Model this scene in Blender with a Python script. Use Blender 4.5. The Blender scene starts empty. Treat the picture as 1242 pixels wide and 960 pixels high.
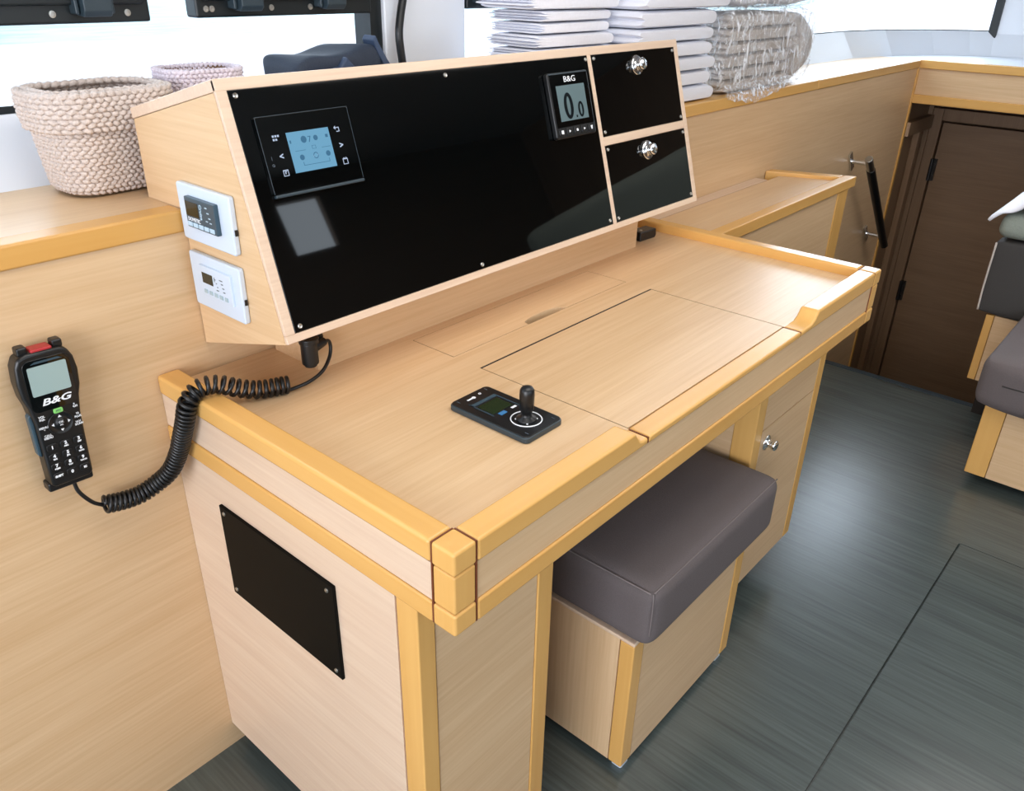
import bpy, bmesh, math, random
from mathutils import Vector, Matrix, Euler
random.seed(7)
SC = bpy.context.scene
COL = SC.collection
PI = math.pi

# ------------------------------------------------------------------ camera, world, exposure
cam_d = bpy.data.cameras.new('camera')
cam = bpy.data.objects.new('camera', cam_d); COL.objects.link(cam)
cam.location = (-0.46203, -0.47033, 1.32009)
cam.rotation_euler = Euler((1.0863, -0.0178, -0.8526), 'XYZ')
cam_d.sensor_width = 36.0; cam_d.sensor_fit = 'HORIZONTAL'
cam_d.lens = 983.03 / 1242 * 36.0
cam_d.clip_start = 0.02; cam_d.clip_end = 300
SC.camera = cam

SKY, GLOW = 4.0, 8.5
world = bpy.data.worlds.new('sky'); SC.world = world; world.use_nodes = True
wn = world.node_tree.nodes; wl = world.node_tree.links
bgd = wn['Background']
# overcast sky, brighter towards the veiled sun ahead on the port side
tcw = wn.new('ShaderNodeTexCoord'); dp = wn.new('ShaderNodeVectorMath'); dp.operation = 'DOT_PRODUCT'
sund = Vector((0.80, 0.50, 0.34)).normalized(); dp.inputs[1].default_value = sund
wl.new(tcw.outputs['Generated'], dp.inputs[0])
mr = wn.new('ShaderNodeMapRange'); mr.inputs['From Min'].default_value = 0.62; mr.inputs['From Max'].default_value = 1.0
mr.inputs['To Min'].default_value = SKY; mr.inputs['To Max'].default_value = SKY+GLOW; mr.interpolation_type = 'SMOOTHSTEP'
wl.new(dp.outputs['Value'], mr.inputs['Value']); wl.new(mr.outputs['Result'], bgd.inputs['Strength'])
bgd.inputs['Color'].default_value = (0.80, 0.90, 1.0, 1)

def area(name, loc, rot, sx, sy, power, color):
    l = bpy.data.lights.new(name, 'AREA'); l.shape = 'RECTANGLE'; l.size = sx; l.size_y = sy
    l.energy = power; l.color = color
    o = bpy.data.objects.new(name, l); COL.objects.link(o); o.location = loc; o.rotation_euler = rot
    return o
# daylight through the open cockpit door aft, and two added overhead fill lights without fixtures
area('cockpit_daylight', (-2.9, -0.95, 1.45), (0, -PI/2, 0), 1.1, 2.2, 74, (0.97, 0.94, 1.0))
area('ceiling_fill_light', (0.35, -0.15, 1.95), (0, 0, 0), 1.3, 0.7, 15, (1.0, 0.95, 0.9))
area('forward_fill_light', (2.0, -0.75, 1.95), (0, 0, 0), 1.2, 0.9, 17, (1.0, 0.95, 0.9))
SC.view_settings.view_transform = 'Standard'; SC.view_settings.look = 'None'
SC.view_settings.gamma = 1; SC.view_settings.use_curve_mapping = False
SC.view_settings.exposure = -0.08
SC.cycles.max_bounces = 8; SC.cycles.diffuse_bounces = 5; SC.cycles.glossy_bounces = 4
SC.cycles.transparent_max_bounces = 16; SC.cycles.sample_clamp_indirect = 6.0
SC.cycles.caustics_reflective = False; SC.cycles.caustics_refractive = False

# ------------------------------------------------------------------ materials
def srgb(r, g, b):
    f = lambda c: (c/255/12.92) if c/255 <= 0.04045 else ((c/255+0.055)/1.055)**2.4
    return (f(r), f(g), f(b), 1)
def base(name, rough=0.5, metal=0.0, spec=0.5):
    m = bpy.data.materials.new(name); m.use_nodes = True
    b = m.node_tree.nodes['Principled BSDF']
    b.inputs['Roughness'].default_value = rough; b.inputs['Metallic'].default_value = metal
    b.inputs['Specular IOR Level'].default_value = spec
    return m, m.node_tree.nodes, m.node_tree.links, b
def plain(name, c, rough=0.5, metal=0.0, spec=0.5, bump=0.0, bscale=200, var=0.0):
    m, n, l, b = base(name, rough, metal, spec)
    col = srgb(*c); b.inputs['Base Color'].default_value = col
    tc = n.new('ShaderNodeTexCoord')
    if var or bump:
        nz = n.new('ShaderNodeTexNoise'); nz.inputs['Scale'].default_value = bscale; nz.inputs['Detail'].default_value = 4
        l.new(tc.outputs['Object'], nz.inputs['Vector'])
        if var:
            r = n.new('ShaderNodeValToRGB'); k = 1-var
            r.color_ramp.elements[0].position = 0.3; r.color_ramp.elements[1].position = 0.7
            r.color_ramp.elements[0].color = (col[0]*k, col[1]*k, col[2]*k, 1); r.color_ramp.elements[1].color = col
            l.new(nz.outputs['Fac'], r.inputs['Fac']); l.new(r.outputs['Color'], b.inputs['Base Color'])
        if bump:
            bp = n.new('ShaderNodeBump'); bp.inputs['Strength'].default_value = bump; bp.inputs['Distance'].default_value = 0.002
            l.new(nz.outputs['Fac'], bp.inputs['Height']); l.new(bp.outputs['Normal'], b.inputs['Normal'])
    return m
def wood(name, c1, c2, axis, rough=0.36, s=1.0, spec=0.45, coarse=0.42):
    """fine straight grain running along one axis of the object"""
    m, n, l, b = base(name, rough, 0, spec)
    tc = n.new('ShaderNodeTexCoord'); mp = n.new('ShaderNodeMapping')
    fine = 170*s; along = 5*s
    sc = [fine, fine, fine]; sc['xyz'.index(axis)] = along
    mp.inputs['Scale'].default_value = sc
    l.new(tc.outputs['Object'], mp.inputs['Vector'])
    nz = n.new('ShaderNodeTexNoise'); nz.inputs['Scale'].default_value = 1; nz.inputs['Detail'].default_value = 3; nz.inputs['Roughness'].default_value = 0.6
    l.new(mp.outputs['Vector'], nz.inputs['Vector'])
    mp2 = n.new('ShaderNodeMapping'); sc2 = [26*s]*3; sc2['xyz'.index(axis)] = 1.6*s; mp2.inputs['Scale'].default_value = sc2
    l.new(tc.outputs['Object'], mp2.inputs['Vector'])
    nz2 = n.new('ShaderNodeTexNoise'); nz2.inputs['Scale'].default_value = 1; nz2.inputs['Detail'].default_value = 4
    nz2.inputs['Distortion'].default_value = 0.6
    l.new(mp2.outputs['Vector'], nz2.inputs['Vector'])
    mx = n.new('ShaderNodeMath'); mx.operation = 'MULTIPLY_ADD'; mx.inputs[1].default_value = coarse
    m1 = n.new('ShaderNodeMath'); m1.operation = 'MULTIPLY'; m1.inputs[1].default_value = 1-coarse
    l.new(nz.outputs['Fac'], m1.inputs[0]); l.new(nz2.outputs['Fac'], mx.inputs[0]); l.new(m1.outputs[0], mx.inputs[2])
    r = n.new('ShaderNodeValToRGB'); e = r.color_ramp.elements
    e[0].position = 0.30; e[1].position = 0.66; e[0].color = srgb(*c1); e[1].color = srgb(*c2)
    l.new(mx.outputs[0], r.inputs['Fac']); l.new(r.outputs['Color'], b.inputs['Base Color'])
    bp = n.new('ShaderNodeBump'); bp.inputs['Strength'].default_value = 0.12; bp.inputs['Distance'].default_value = 0.0006
    l.new(nz.outputs['Fac'], bp.inputs['Height']); l.new(bp.outputs['Normal'], b.inputs['Normal'])
    return m
VE1, VE2 = (202, 167, 125), (218, 187, 148)
M = {}
for a in 'xyz':
    M['veneer_'+a] = wood('light_veneer_'+a, VE1, VE2, a)
    M['trim_'+a] = wood('honey_trim_'+a, (206, 155, 84), (222, 175, 104), a, rough=0.27, s=0.35, coarse=0.75)
    M['frame_'+a] = wood('pale_frame_veneer_'+a, (206, 178, 154), (220, 197, 173), a)
    M['brown_'+a] = wood('brown_door_wood_'+a, (108, 83, 60), (124, 98, 73), a, rough=0.5)
M['floor'] = wood('dark_grey_floor', (56, 64, 64), (80, 90, 88), 'y', rough=0.27, s=0.8, coarse=0.35, spec=0.75)
M['black_gloss'] = plain('gloss_black_acrylic', (2, 4, 5), 0.03, spec=0.5)
M['black'] = plain('satin_black_plastic', (14, 16, 18), 0.35, bump=0.05, bscale=900)
M['black_matte'] = plain('matte_black_panel', (7, 7, 6), 0.55, spec=0.1)
M['black_metal'] = plain('black_window_frame', (16, 24, 27), 0.35)
M['dark_grey'] = plain('dark_grey_plastic', (44, 58, 66), 0.4)
M['slate'] = plain('slate_module', (52, 74, 86), 0.35)
M['white_plastic'] = plain('white_plastic', (200, 213, 228), 0.35)
M['white_wall'] = plain('white_moulding', (224, 230, 238), 0.35, var=0.03, bscale=3)
M['ceiling'] = plain('ceiling_white', (180, 176, 172), 0.6, var=0.03, bscale=4)
M['towel'] = plain('white_towel', (236, 238, 246), 0.9, bump=0.6, bscale=420, var=0.05)
M['sheet'] = plain('white_sheet', (238, 240, 248), 0.85, bump=0.2, bscale=160, var=0.04)
M['linen'] = plain('beige_linen', (196, 186, 176), 0.9, bump=0.4, bscale=260, var=0.12)
M['basket'] = plain('seagrass_cord', (217, 203, 194), 0.8, bump=0.6, bscale=300, var=0.28)
M['basket_pale'] = plain('pale_seagrass_cord', (226, 216, 226), 0.8, bump=0.6, bscale=300, var=0.25)
M['basket_in'] = plain('basket_inner_shell', (120, 92, 66), 0.9, var=0.2)
M['navy'] = plain('navy_fabric', (34, 46, 64), 0.7, bump=0.3, bscale=300, var=0.2)
M['navy_light'] = plain('lighter_navy_fabric', (52, 70, 98), 0.6, var=0.3, bscale=26)  # lighter navy for the flap and front fold
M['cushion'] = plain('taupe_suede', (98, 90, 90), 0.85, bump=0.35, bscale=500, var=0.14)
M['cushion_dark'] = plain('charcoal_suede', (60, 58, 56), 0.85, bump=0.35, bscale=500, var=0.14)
M['cushion_seam'] = plain('taupe_seam', (122, 113, 112), 0.85)
M['pillow'] = plain('grey_green_cotton', (140, 148, 138), 0.9, bump=0.4, bscale=300, var=0.15)
M['chrome'] = plain('chrome', (225, 228, 230), 0.15, metal=1.0)
M['steel'] = plain('brushed_steel', (190, 190, 186), 0.3, metal=1.0)
M['red'] = plain('red_key', (170, 40, 44), 0.4)
M['green'] = plain('green_key', (130, 205, 110), 0.4)
M['mark'] = plain('white_print', (232, 236, 240), 0.5)
M['grey_mark'] = plain('grey_print', (96, 110, 122), 0.5)
M['ink'] = plain('dark_lcd_ink', (8, 16, 20), 0.7, spec=0.1)
M['lcd_grey'] = plain('grey_lcd', (92, 112, 116), 0.25)
M['lcd_pale'] = plain('pale_lcd', (150, 172, 170), 0.2)
M['lcd_dark'] = plain('dark_lcd', (30, 36, 28), 0.2)
M['lcd_green'] = plain('green_lcd', (34, 46, 26), 0.2)
M['key_blue'] = plain('pale_blue_keys', (176, 200, 216), 0.4)
M['key_grey'] = plain('pale_grey_keys', (160, 182, 190), 0.4)
M['blue_mark'] = plain('blue_print', (60, 120, 170), 0.4)
M['cord'] = plain('black_cord', (12, 14, 16), 0.38)
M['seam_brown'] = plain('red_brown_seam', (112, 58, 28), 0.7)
M['recess_shade'] = plain('painted_recess_shade', (28, 22, 16), 0.8)  # dark colour standing in for shade in gaps and under furniture
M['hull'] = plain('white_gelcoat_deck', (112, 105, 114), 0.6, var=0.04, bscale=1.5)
M['print_green'] = plain('green_print', (70, 150, 90), 0.6)

def emis(name, c, s, fac_noise=False):
    m, n, l, b = base(name, 0.15)
    b.inputs['Base Color'].default_value = srgb(20, 30, 40)
    b.inputs['Emission Color'].default_value = srgb(*c); b.inputs['Emission Strength'].default_value = s
    return m
M['screen'] = emis('lit_touch_screen', (118, 178, 212), 0.85)
M['screen_mark'] = emis('lit_screen_symbols', (78, 140, 180), 0.6)
M['lit_icon'] = emis('lit_icons', (200, 215, 240), 0.9)

def glass_mat(name, tint, gloss=0.06, rough=0.0):
    m = bpy.data.materials.new(name); m.use_nodes = True
    n = m.node_tree.nodes; l = m.node_tree.links; n.clear()
    o = n.new('ShaderNodeOutputMaterial'); t = n.new('ShaderNodeBsdfTransparent'); g = n.new('ShaderNodeBsdfGlossy')
    t.inputs['Color'].default_value = tint; g.inputs['Roughness'].default_value = rough
    mx = n.new('ShaderNodeMixShader'); lw = n.new('ShaderNodeLayerWeight'); pw_ = n.new('ShaderNodeMath'); pw_.operation = 'POWER'; pw_.inputs[1].default_value = 5
    ma = n.new('ShaderNodeMath'); ma.operation = 'MULTIPLY_ADD'; ma.inputs[1].default_value = 0.7; ma.inputs[2].default_value = 0.04
    lw.inputs['Blend'].default_value = 0.5
    l.new(lw.outputs['Facing'], pw_.inputs[0]); l.new(pw_.outputs[0], ma.inputs[0])
    l.new(ma.outputs[0], mx.inputs[0]); l.new(t.outputs[0], mx.inputs[1]); l.new(g.outputs[0], mx.inputs[2]); l.new(mx.outputs[0], o.inputs['Surface'])
    return m
M['glass'] = glass_mat('window_glass', (0.96, 0.98, 1.0, 1))
def plastic_film():
    m = bpy.data.materials.new('clear_plastic_film'); m.use_nodes = True
    n = m.node_tree.nodes; l = m.node_tree.links; n.clear()
    o = n.new('ShaderNodeOutputMaterial'); t = n.new('ShaderNodeBsdfTransparent'); g = n.new('ShaderNodeBsdfGlossy'); d = n.new('ShaderNodeBsdfDiffuse')
    g.inputs['Roughness'].default_value = 0.14; g.inputs['Color'].default_value = (0.95, 0.97, 1, 1); d.inputs['Color'].default_value = (0.9, 0.93, 0.97, 1)
    tc = n.new('ShaderNodeTexCoord'); mp = n.new('ShaderNodeMapping'); mp.inputs['Scale'].default_value = (38, 38, 9)
    mp.inputs['Rotation'].default_value = (0, 0.35, 0)
    nz = n.new('ShaderNodeTexNoise'); nz.inputs['Scale'].default_value = 1; nz.inputs['Detail'].default_value = 6; nz.inputs['Distortion'].default_value = 2.5
    l.new(tc.outputs['Object'], mp.inputs['Vector']); l.new(mp.outputs['Vector'], nz.inputs['Vector'])
    bp = n.new('ShaderNodeBump'); bp.inputs['Strength'].default_value = 1.0; bp.inputs['Distance'].default_value = 0.03
    l.new(nz.outputs['Fac'], bp.inputs['Height']); l.new(bp.outputs['Normal'], g.inputs['Normal'])
    rp = n.new('ShaderNodeValToRGB'); rp.color_ramp.elements[0].position = 0.54; rp.color_ramp.elements[1].position = 0.64  # white diffuse streaks painted in as highlights on the crinkles
    rp.color_ramp.elements[0].color = (0.10, 0.10, 0.10, 1); rp.color_ramp.elements[1].color = (0.9, 0.9, 0.9, 1)
    l.new(nz.outputs['Fac'], rp.inputs['Fac'])
    m1 = n.new('ShaderNodeMixShader'); l.new(rp.outputs['Color'], m1.inputs[0]); l.new(t.outputs[0], m1.inputs[1]); l.new(d.outputs[0], m1.inputs[2])
    m2 = n.new('ShaderNodeMixShader'); m2.inputs[0].default_value = 0.16
    l.new(m1.outputs[0], m2.inputs[1]); l.new(g.outputs[0], m2.inputs[2]); l.new(m2.outputs[0], o.inputs['Surface'])
    return m
M['film'] = plastic_film()
def water_mat():
    m, n, l, b = base('pale_turquoise_water', 0.5, 0, 0.1)
    tc = n.new('ShaderNodeTexCoord'); mp = n.new('ShaderNodeMapping'); mp.inputs['Scale'].default_value = (0.8, 2.2, 1)
    nz = n.new('ShaderNodeTexNoise'); nz.inputs['Scale'].default_value = 1.3; nz.inputs['Detail'].default_value = 5
    r = n.new('ShaderNodeValToRGB'); e = r.color_ramp.elements
    e[0].position = 0.36; e[1].position = 0.55; e[0].color = srgb(46, 112, 110); e[1].color = srgb(92, 114, 116)
    l.new(tc.outputs['Object'], mp.inputs['Vector']); l.new(mp.outputs['Vector'], nz.inputs['Vector'])
    l.new(nz.outputs['Fac'], r.inputs['Fac']); l.new(r.outputs['Color'], b.inputs['Base Color'])
    return m
M['water'] = water_mat()

# ------------------------------------------------------------------ helpers
def box(bm, x0, x1, y0, y1, z0, z1):
    v = [bm.verts.new(p) for p in ((x0,y0,z0),(x1,y0,z0),(x1,y1,z0),(x0,y1,z0),(x0,y0,z1),(x1,y0,z1),(x1,y1,z1),(x0,y1,z1))]
    for f in ((0,3,2,1),(4,5,6,7),(0,1,5,4),(1,2,6,5),(2,3,7,6),(3,0,4,7)): bm.faces.new([v[i] for i in f])
def prism(bm, pts, axis, a, b):
    """pts: 2-D outline in the two other axes (x,y,z order), extruded along axis from a to b"""
    def P(p, t):
        if axis == 'x': return (t, p[0], p[1])
        if axis == 'y': return (p[0], t, p[1])
        return (p[0], p[1], t)
    v0 = [bm.verts.new(P(p, a)) for p in pts]; v1 = [bm.verts.new(P(p, b)) for p in pts]
    n = len(pts)
    bm.faces.new(v0[::-1]); bm.faces.new(v1)
    for i in range(n): bm.faces.new((v0[i], v0[(i+1) % n], v1[(i+1) % n], v1[i]))
    bmesh.ops.recalc_face_normals(bm, faces=bm.faces)
def cyl(bm, p, r, h, axis='z', seg=20, r2=None):
    ax = {'x': Vector((1,0,0)), 'y': Vector((0,1,0)), 'z': Vector((0,0,1))}[axis] if isinstance(axis, str) else Vector(axis).normalized()
    q = ax.to_track_quat('Z', 'Y').to_matrix().to_4x4()
    mt = Matrix.Translation(Vector(p) + ax*h/2) @ q
    bmesh.ops.create_cone(bm, cap_ends=True, segments=seg, radius1=r, radius2=r if r2 is None else r2, depth=h, matrix=mt)
def lathe(bm, prof, p=(0,0,0), axis=(0,0,1), seg=24):
    q = Vector(axis).normalized().to_track_quat('Z', 'Y').to_matrix().to_4x4(); mt = Matrix.Translation(p) @ q
    rings = []
    for r, z in prof:
        rings.append([bm.verts.new(mt @ Vector((r*math.cos(2*PI*i/seg), r*math.sin(2*PI*i/seg), z))) for i in range(seg)])
    for a, b in zip(rings, rings[1:]):
        for i in range(seg): bm.faces.new((a[i], a[(i+1) % seg], b[(i+1) % seg], b[i]))
    bm.faces.new(rings[0][::-1]); bm.faces.new(rings[-1])
    bmesh.ops.recalc_face_normals(bm, faces=bm.faces)
def tube(bm, pts, r, seg=8, closed=False):
    pts = [Vector(p) for p in pts]; n = len(pts); rings = []
    up = None
    for i, p in enumerate(pts):
        if closed: t = pts[(i+1) % n] - pts[i-1]
        else: t = pts[min(i+1, n-1)] - pts[max(i-1, 0)]
        t.normalize()
        if up is None:
            up = Vector((0,0,1)) if abs(t.z) < 0.9 else Vector((1,0,0))
        sd = t.cross(up).normalized(); up = sd.cross(t).normalized()
        rr = r[i] if isinstance(r, (list, tuple)) else r
        rings.append([bm.verts.new(p + (sd*math.cos(2*PI*k/seg) + up*math.sin(2*PI*k/seg))*rr) for k in range(seg)])
    for i in range(n if closed else n-1):
        a, b = rings[i], rings[(i+1) % n]
        for k in range(seg): bm.faces.new((a[k], a[(k+1) % seg], b[(k+1) % seg], b[k]))
    if not closed: bm.faces.new(rings[0][::-1]); bm.faces.new(rings[-1])
    bmesh.ops.recalc_face_normals(bm, faces=bm.faces)
def spline(pts, n):
    pts = [Vector(p) for p in pts]; out = []
    P = [pts[0]*2-pts[1]] + pts + [pts[-1]*2-pts[-2]]
    for i in range(len(pts)-1):
        a, b, c, d = P[i:i+4]
        for k in range(n):
            t = k/n
            out.append(0.5*((2*b)+(c-a)*t+(2*a-5*b+4*c-d)*t*t+(3*b-a-3*c+d)*t**3))
    out.append(pts[-1]); return out
def obj(name, bm, mat, parent=None, bevel=0, seg=2, smooth=None, sub=0, kind=None):
    me = bpy.data.meshes.new(name); bm.to_mesh(me); bm.free()
    o = bpy.data.objects.new(name, me); COL.objects.link(o)
    for m_ in (mat if isinstance(mat, (list, tuple)) else [mat]): me.materials.append(M[m_])
    if parent is not None: o.parent = parent
    if smooth or sub or bevel:
        for p in me.polygons: p.use_smooth = True
    if bevel:
        md = o.modifiers.new('bevel', 'BEVEL'); md.width = bevel; md.segments = seg; md.limit_method = 'ANGLE'
        md.angle_limit = math.radians(35); md.harden_normals = True
    if sub:
        md = o.modifiers.new('sub', 'SUBSURF'); md.levels = sub; md.render_levels = sub
    if kind: o['kind'] = kind
    return o
def bobj(name, b, mat, parent=None, bevel=0, seg=2, kind=None):
    """one box or a list of boxes as one mesh"""
    bm = bmesh.new()
    for q in (b if isinstance(b[0], (tuple, list)) else [b]): box(bm, *q)
    return obj(name, bm, mat, parent, bevel, seg, kind=kind)
def thing(name, label, cat, loc=(0,0,0), rot=(0,0,0), group=None):
    o = bpy.data.objects.new(name, None); COL.objects.link(o); o.empty_display_size = 0.05
    o.location = loc; o.rotation_euler = rot; return tag(o, label, cat, group)
def tag(o, label, cat, group=None):
    o['label'] = label; o['category'] = cat
    if group: o['group'] = group
    return o
def struct(name, loc=(0,0,0)):
    o = bpy.data.objects.new(name, None); COL.objects.link(o); o.location = loc; o['kind'] = 'structure'; return o
def text_bm(bm, s, size, mt, depth=0.0004, align='CENTER', bold=0.0, sx=1.0, shear=0.0):
    c = bpy.data.curves.new('t', 'FONT'); c.body = s; c.size = size; c.extrude = depth/2; c.align_x = align; c.align_y = 'CENTER'
    c.offset = bold; c.shear = shear; c.resolution_u = 3
    o = bpy.data.objects.new('t', c); COL.objects.link(o)
    dg = bpy.context.evaluated_depsgraph_get(); me = bpy.data.meshes.new_from_object(o.evaluated_get(dg))
    me.transform(mt @ Matrix.Diagonal((sx, 1, 1, 1))); bm.from_mesh(me)
    bpy.data.objects.remove(o); bpy.data.curves.remove(c); bpy.data.meshes.remove(me)
def rrect(w, h, r, n=5, cx=0, cy=0):
    out = []
    for k, (sx, sy) in enumerate(((1,1),(-1,1),(-1,-1),(1,-1))):
        for i in range(n+1):
            a = PI/2*k + PI/2*i/n
            out.append((cx+sx*(w/2-r)+r*math.cos(a), cy+sy*(h/2-r)+r*math.sin(a)))
    return out
def torus_ring(bm, p, R, r, seg=28, s2=6, nrm='z'):
    pts = []
    for i in range(seg):
        a = 2*PI*i/seg; u, v = R*math.cos(a), R*math.sin(a)
        pts.append((p[0]+u, p[1]+v, p[2]))
    tube(bm, pts, r, s2, closed=True)

D = 0.611       # wall behind the desk, left part
YR = 0.640      # wall right of the desk
SH = 1.015      # shelf top
# ================================================================== SETTING
# floor: grey boards, front edge towards the steps at x = 2.49
fl = struct('floor')
bobj('floor_boards', [(-2.6, 2.47, -0.2500, 0.66, -0.05, 0), (-2.6, 1.617, -2.4, -0.2545, -0.05, 0), (1.6195, 2.47, -2.4, -0.2545, -0.05, 0),
                      (1.617, 2.47, -0.2545, -0.2500, -0.05, 0), (-2.6, 1.617, -0.2545, -0.2500, -0.05, -0.012)], 'floor', fl)
bobj('edge_strip', [(2.471, 2.478, -2.4, 0.66, -0.05, 0.002), (2.480, 2.487, -2.4, 0.66, -0.05, 0.002), (2.489, 2.496, -2.4, 0.66, -0.05, 0.002)], 'dark_grey', fl)
bobj('riser', (2.44, 2.47, -2.4, 0.66, -1.0, -0.051), 'brown_y', fl)
bobj('lower_floor', (2.44, 4.6, -2.4, 0.8, -1.06, -1.0), 'floor', fl)
cl = bobj('ceiling', (-2.6, 4.1, -2.4, 1.1, 2.0, 2.06), 'ceiling', kind='structure')
# port wall below the shelf
bobj('wall_left', (-2.6, 1.06, D, D+0.03, -0.05, 0.984), 'veneer_x', kind='structure')
wr = struct('wall_right')
bobj('wall_panel', (1.06, 3.41, YR, YR+0.03, -1.0, 0.984), 'veneer_x', wr)
bobj('corner_trim', (3.395, 3.415, YR-0.006, YR+0.02, -1.0, 0.984), 'trim_z', wr, 0.002)
# bulkhead above the companionway down to the cabin
wf = struct('wall_front')
bobj('lintel_panel', (3.412, 3.45, -2.4, YR, 0.88, 0.984), 'veneer_y', wf)
bobj('lintel_trim', (3.402, 3.45, -2.4, YR-0.004, 0.846, 0.8815), 'trim_y', wf, 0.003)
bobj('upper_trim', (3.398, 3.44, -2.4, YR-0.004, 0.9845, 1.0165), 'trim_y', wf, 0.003)
bobj('front_shelf', (3.44, 4.1, -2.4, 1.1, 0.985, 1.0145), 'white_wall', wf)
bobj('passage_ceiling', (3.45, 4.6, -2.4, 0.8, 0.90, 0.93), 'brown_y', wf)
# passage behind the bulkhead: jambs, header, brown door
d1 = struct('door_1')
bobj('door_leaf', (3.80, 3.84, -0.42, 0.588, -1.0, 0.727), 'brown_y', d1, 0.002)
bobj('door_frame', [(3.785, 3.85, 0.594, 0.640, -1.0, 0.79), (3.785, 3.85, -0.60, -0.425, -1.0, 0.79), (3.785, 3.85, -0.6, 0.594, 0.737, 0.79)], 'brown_z', d1, 0.003)
for z in (0.515, -0.09):
    bm = bmesh.new(); box(bm, 3.786, 3.80, 0.572, 0.606, z-0.05, z+0.05); cyl(bm, (3.784, 0.591, z-0.05), 0.008, 0.10)
    cyl(bm, (3.782, 0.579, z+0.025), 0.005, 0.006, 'x', 10); cyl(bm, (3.782, 0.579, z-0.025), 0.005, 0.006, 'x', 10)
    obj('hinge', bm, 'black', d1)
wp = struct('wall_passage')
bobj('passage_side_panel', [(3.45, 3.78, 0.66, 0.69, -1.0, 0.9), (3.78, 4.6, 0.64, 0.69, -1.0, 0.9)], 'brown_z', wp)
bobj('passage_rail', (3.45, 3.785, 0.63, 0.66, 0.70, 0.76), 'brown_x', wp, 0.003)
bobj('passage_header', (3.80, 3.86, -2.4, 0.64, 0.795, 0.9), 'brown_y', wp)
bobj('passage_light_block', (3.90, 3.92, -2.4, 0.69, -1.0, 0.9), 'brown_z', wp)  # added close behind the door to stop daylight leaking through its gaps
bobj('passage_jamb', (3.62, 3.66, 0.632, 0.66, -1.0, 0.70), 'brown_z', wp, 0.003)
# starboard and aft walls (behind the camera), with window and cockpit door openings
bobj('wall_starboard', [(-2.6, 4.1, -2.44, -2.4, -1.0, 1.05), (-2.6, 4.1, -2.44, -2.4, 1.86, 2.0), (-2.6, -1.9, -2.44, -2.4, 1.05, 1.86),
                        (1.15, 1.94, -2.44, -2.4, 1.05, 1.86), (1.94, 2.22, -2.44, -2.4, 1.05, 1.57), (2.22, 4.1, -2.44, -2.4, 1.05, 1.86)], 'brown_x', kind='structure')
bobj('wall_aft', [(-2.64, -2.6, -2.4, -2.1, 0, 2.0), (-2.64, -2.6, 0.2, 1.1, 0, 2.0), (-2.64, -2.6, -2.1, 0.2, 1.95, 2.0)], 'white_wall', kind='structure')

# window side: plan path of the glazing, wrapping round to the front
WP = [(-2.6,0.95),(-1.0,0.95),(0.73,0.95),(0.98,0.95),(2.0,0.95),(2.8,0.95),(3.25,0.93),(3.55,0.86),(3.76,0.73),(3.88,0.60),(3.935,0.51),(4.0,0.30),(4.04,0.0),(4.06,-0.6),(4.06,-1.4),(4.06,-2.4)]
def normal2(i, pts):
    a = Vector(pts[max(i-1,0)]); b = Vector(pts[min(i+1,len(pts)-1)]); t = (b-a).normalized(); return Vector((t.y, -t.x))   # points inwards
def strip(bm, idx, off0, z0, off1, z1, th=0.0):
    """vertical ribbon along the path between two offset/height lines; th adds thickness outwards"""
    A, B, A2, B2 = [], [], [], []
    for i in idx:
        p = Vector(WP[i]); n = normal2(i, WP)
        a = p + n*off0; b = p + n*off1
        A.append(bm.verts.new((a.x, a.y, z0))); B.append(bm.verts.new((b.x, b.y, z1)))
        a -= n*th; b -= n*th
        A2.append(bm.verts.new((a.x, a.y, z0))); B2.append(bm.verts.new((b.x, b.y, z1)))
    for k in range(len(A)-1):
        bm.faces.new((A[k], A[k+1], B[k+1], B[k]))
        if th:
            bm.faces.new((A2[k+1], A2[k], B2[k], B2[k+1])); bm.faces.new((A2[k], A2[k+1], A[k+1], A[k])); bm.faces.new((B[k], B[k+1], B2[k+1], B2[k]))
    if th:
        bm.faces.new((A[0], B[0], B2[0], A2[0])); bm.faces.new((A[-1], A2[-1], B2[-1], B[-1]))
    bmesh.ops.recalc_face_normals(bm, faces=bm.faces)
ALL = range(len(WP))
ww = struct('wall_window_side')
SILL = 1.112
bm = bmesh.new(); strip(bm, ALL, 0.07, SH, 0.006, SILL, 0.03); obj('lower_moulding', bm, 'white_wall', ww, smooth=False)
bm = bmesh.new(); strip(bm, ALL, 0.006, 1.80, 0.006, 2.0, 0.03); obj('upper_moulding', bm, 'white_wall', ww)
bm = bmesh.new(); box(bm, 0.742, 0.978, 0.925, 0.99, SILL-0.02, 1.82); obj('mullion', bm, 'white_wall', ww, 0.004)
bm = bmesh.new(); strip(bm, [10, 11, 12], 0.012, SILL-0.03, 0.012, 1.82, 0.04); obj('front_pillar', bm, 'white_wall', ww)
def window(n, idx, end_bar=None):
    w = struct('window_%d' % n)
    bm = bmesh.new(); strip(bm, idx, 0.0, SILL-0.01, 0.0, SILL+0.011 if n == 1 else SILL+0.004, 0.03)
    strip(bm, idx, 0.0, 1.79, 0.0, 1.81, 0.03)
    if end_bar: box(bm, *end_bar)
    obj('window_frame', bm, 'black_metal', w)
    bm = bmesh.new(); strip(bm, idx, -0.012, SILL, -0.012, 1.80, 0.006); obj('pane', bm, 'glass', w)
    return w
w1 = window(1, [0, 1, 2], (0.712, 0.742, 0.935, 0.985, SILL-0.01, 1.81))
w2 = window(2, [3, 4, 5, 6, 7, 8, 9, 10])
bm = bmesh.new(); box(bm, 3.915, 3.945, 0.495, 0.53, SILL-0.03, 1.81); obj('end_bar', bm, 'black_metal', w2, 0.003)
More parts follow.
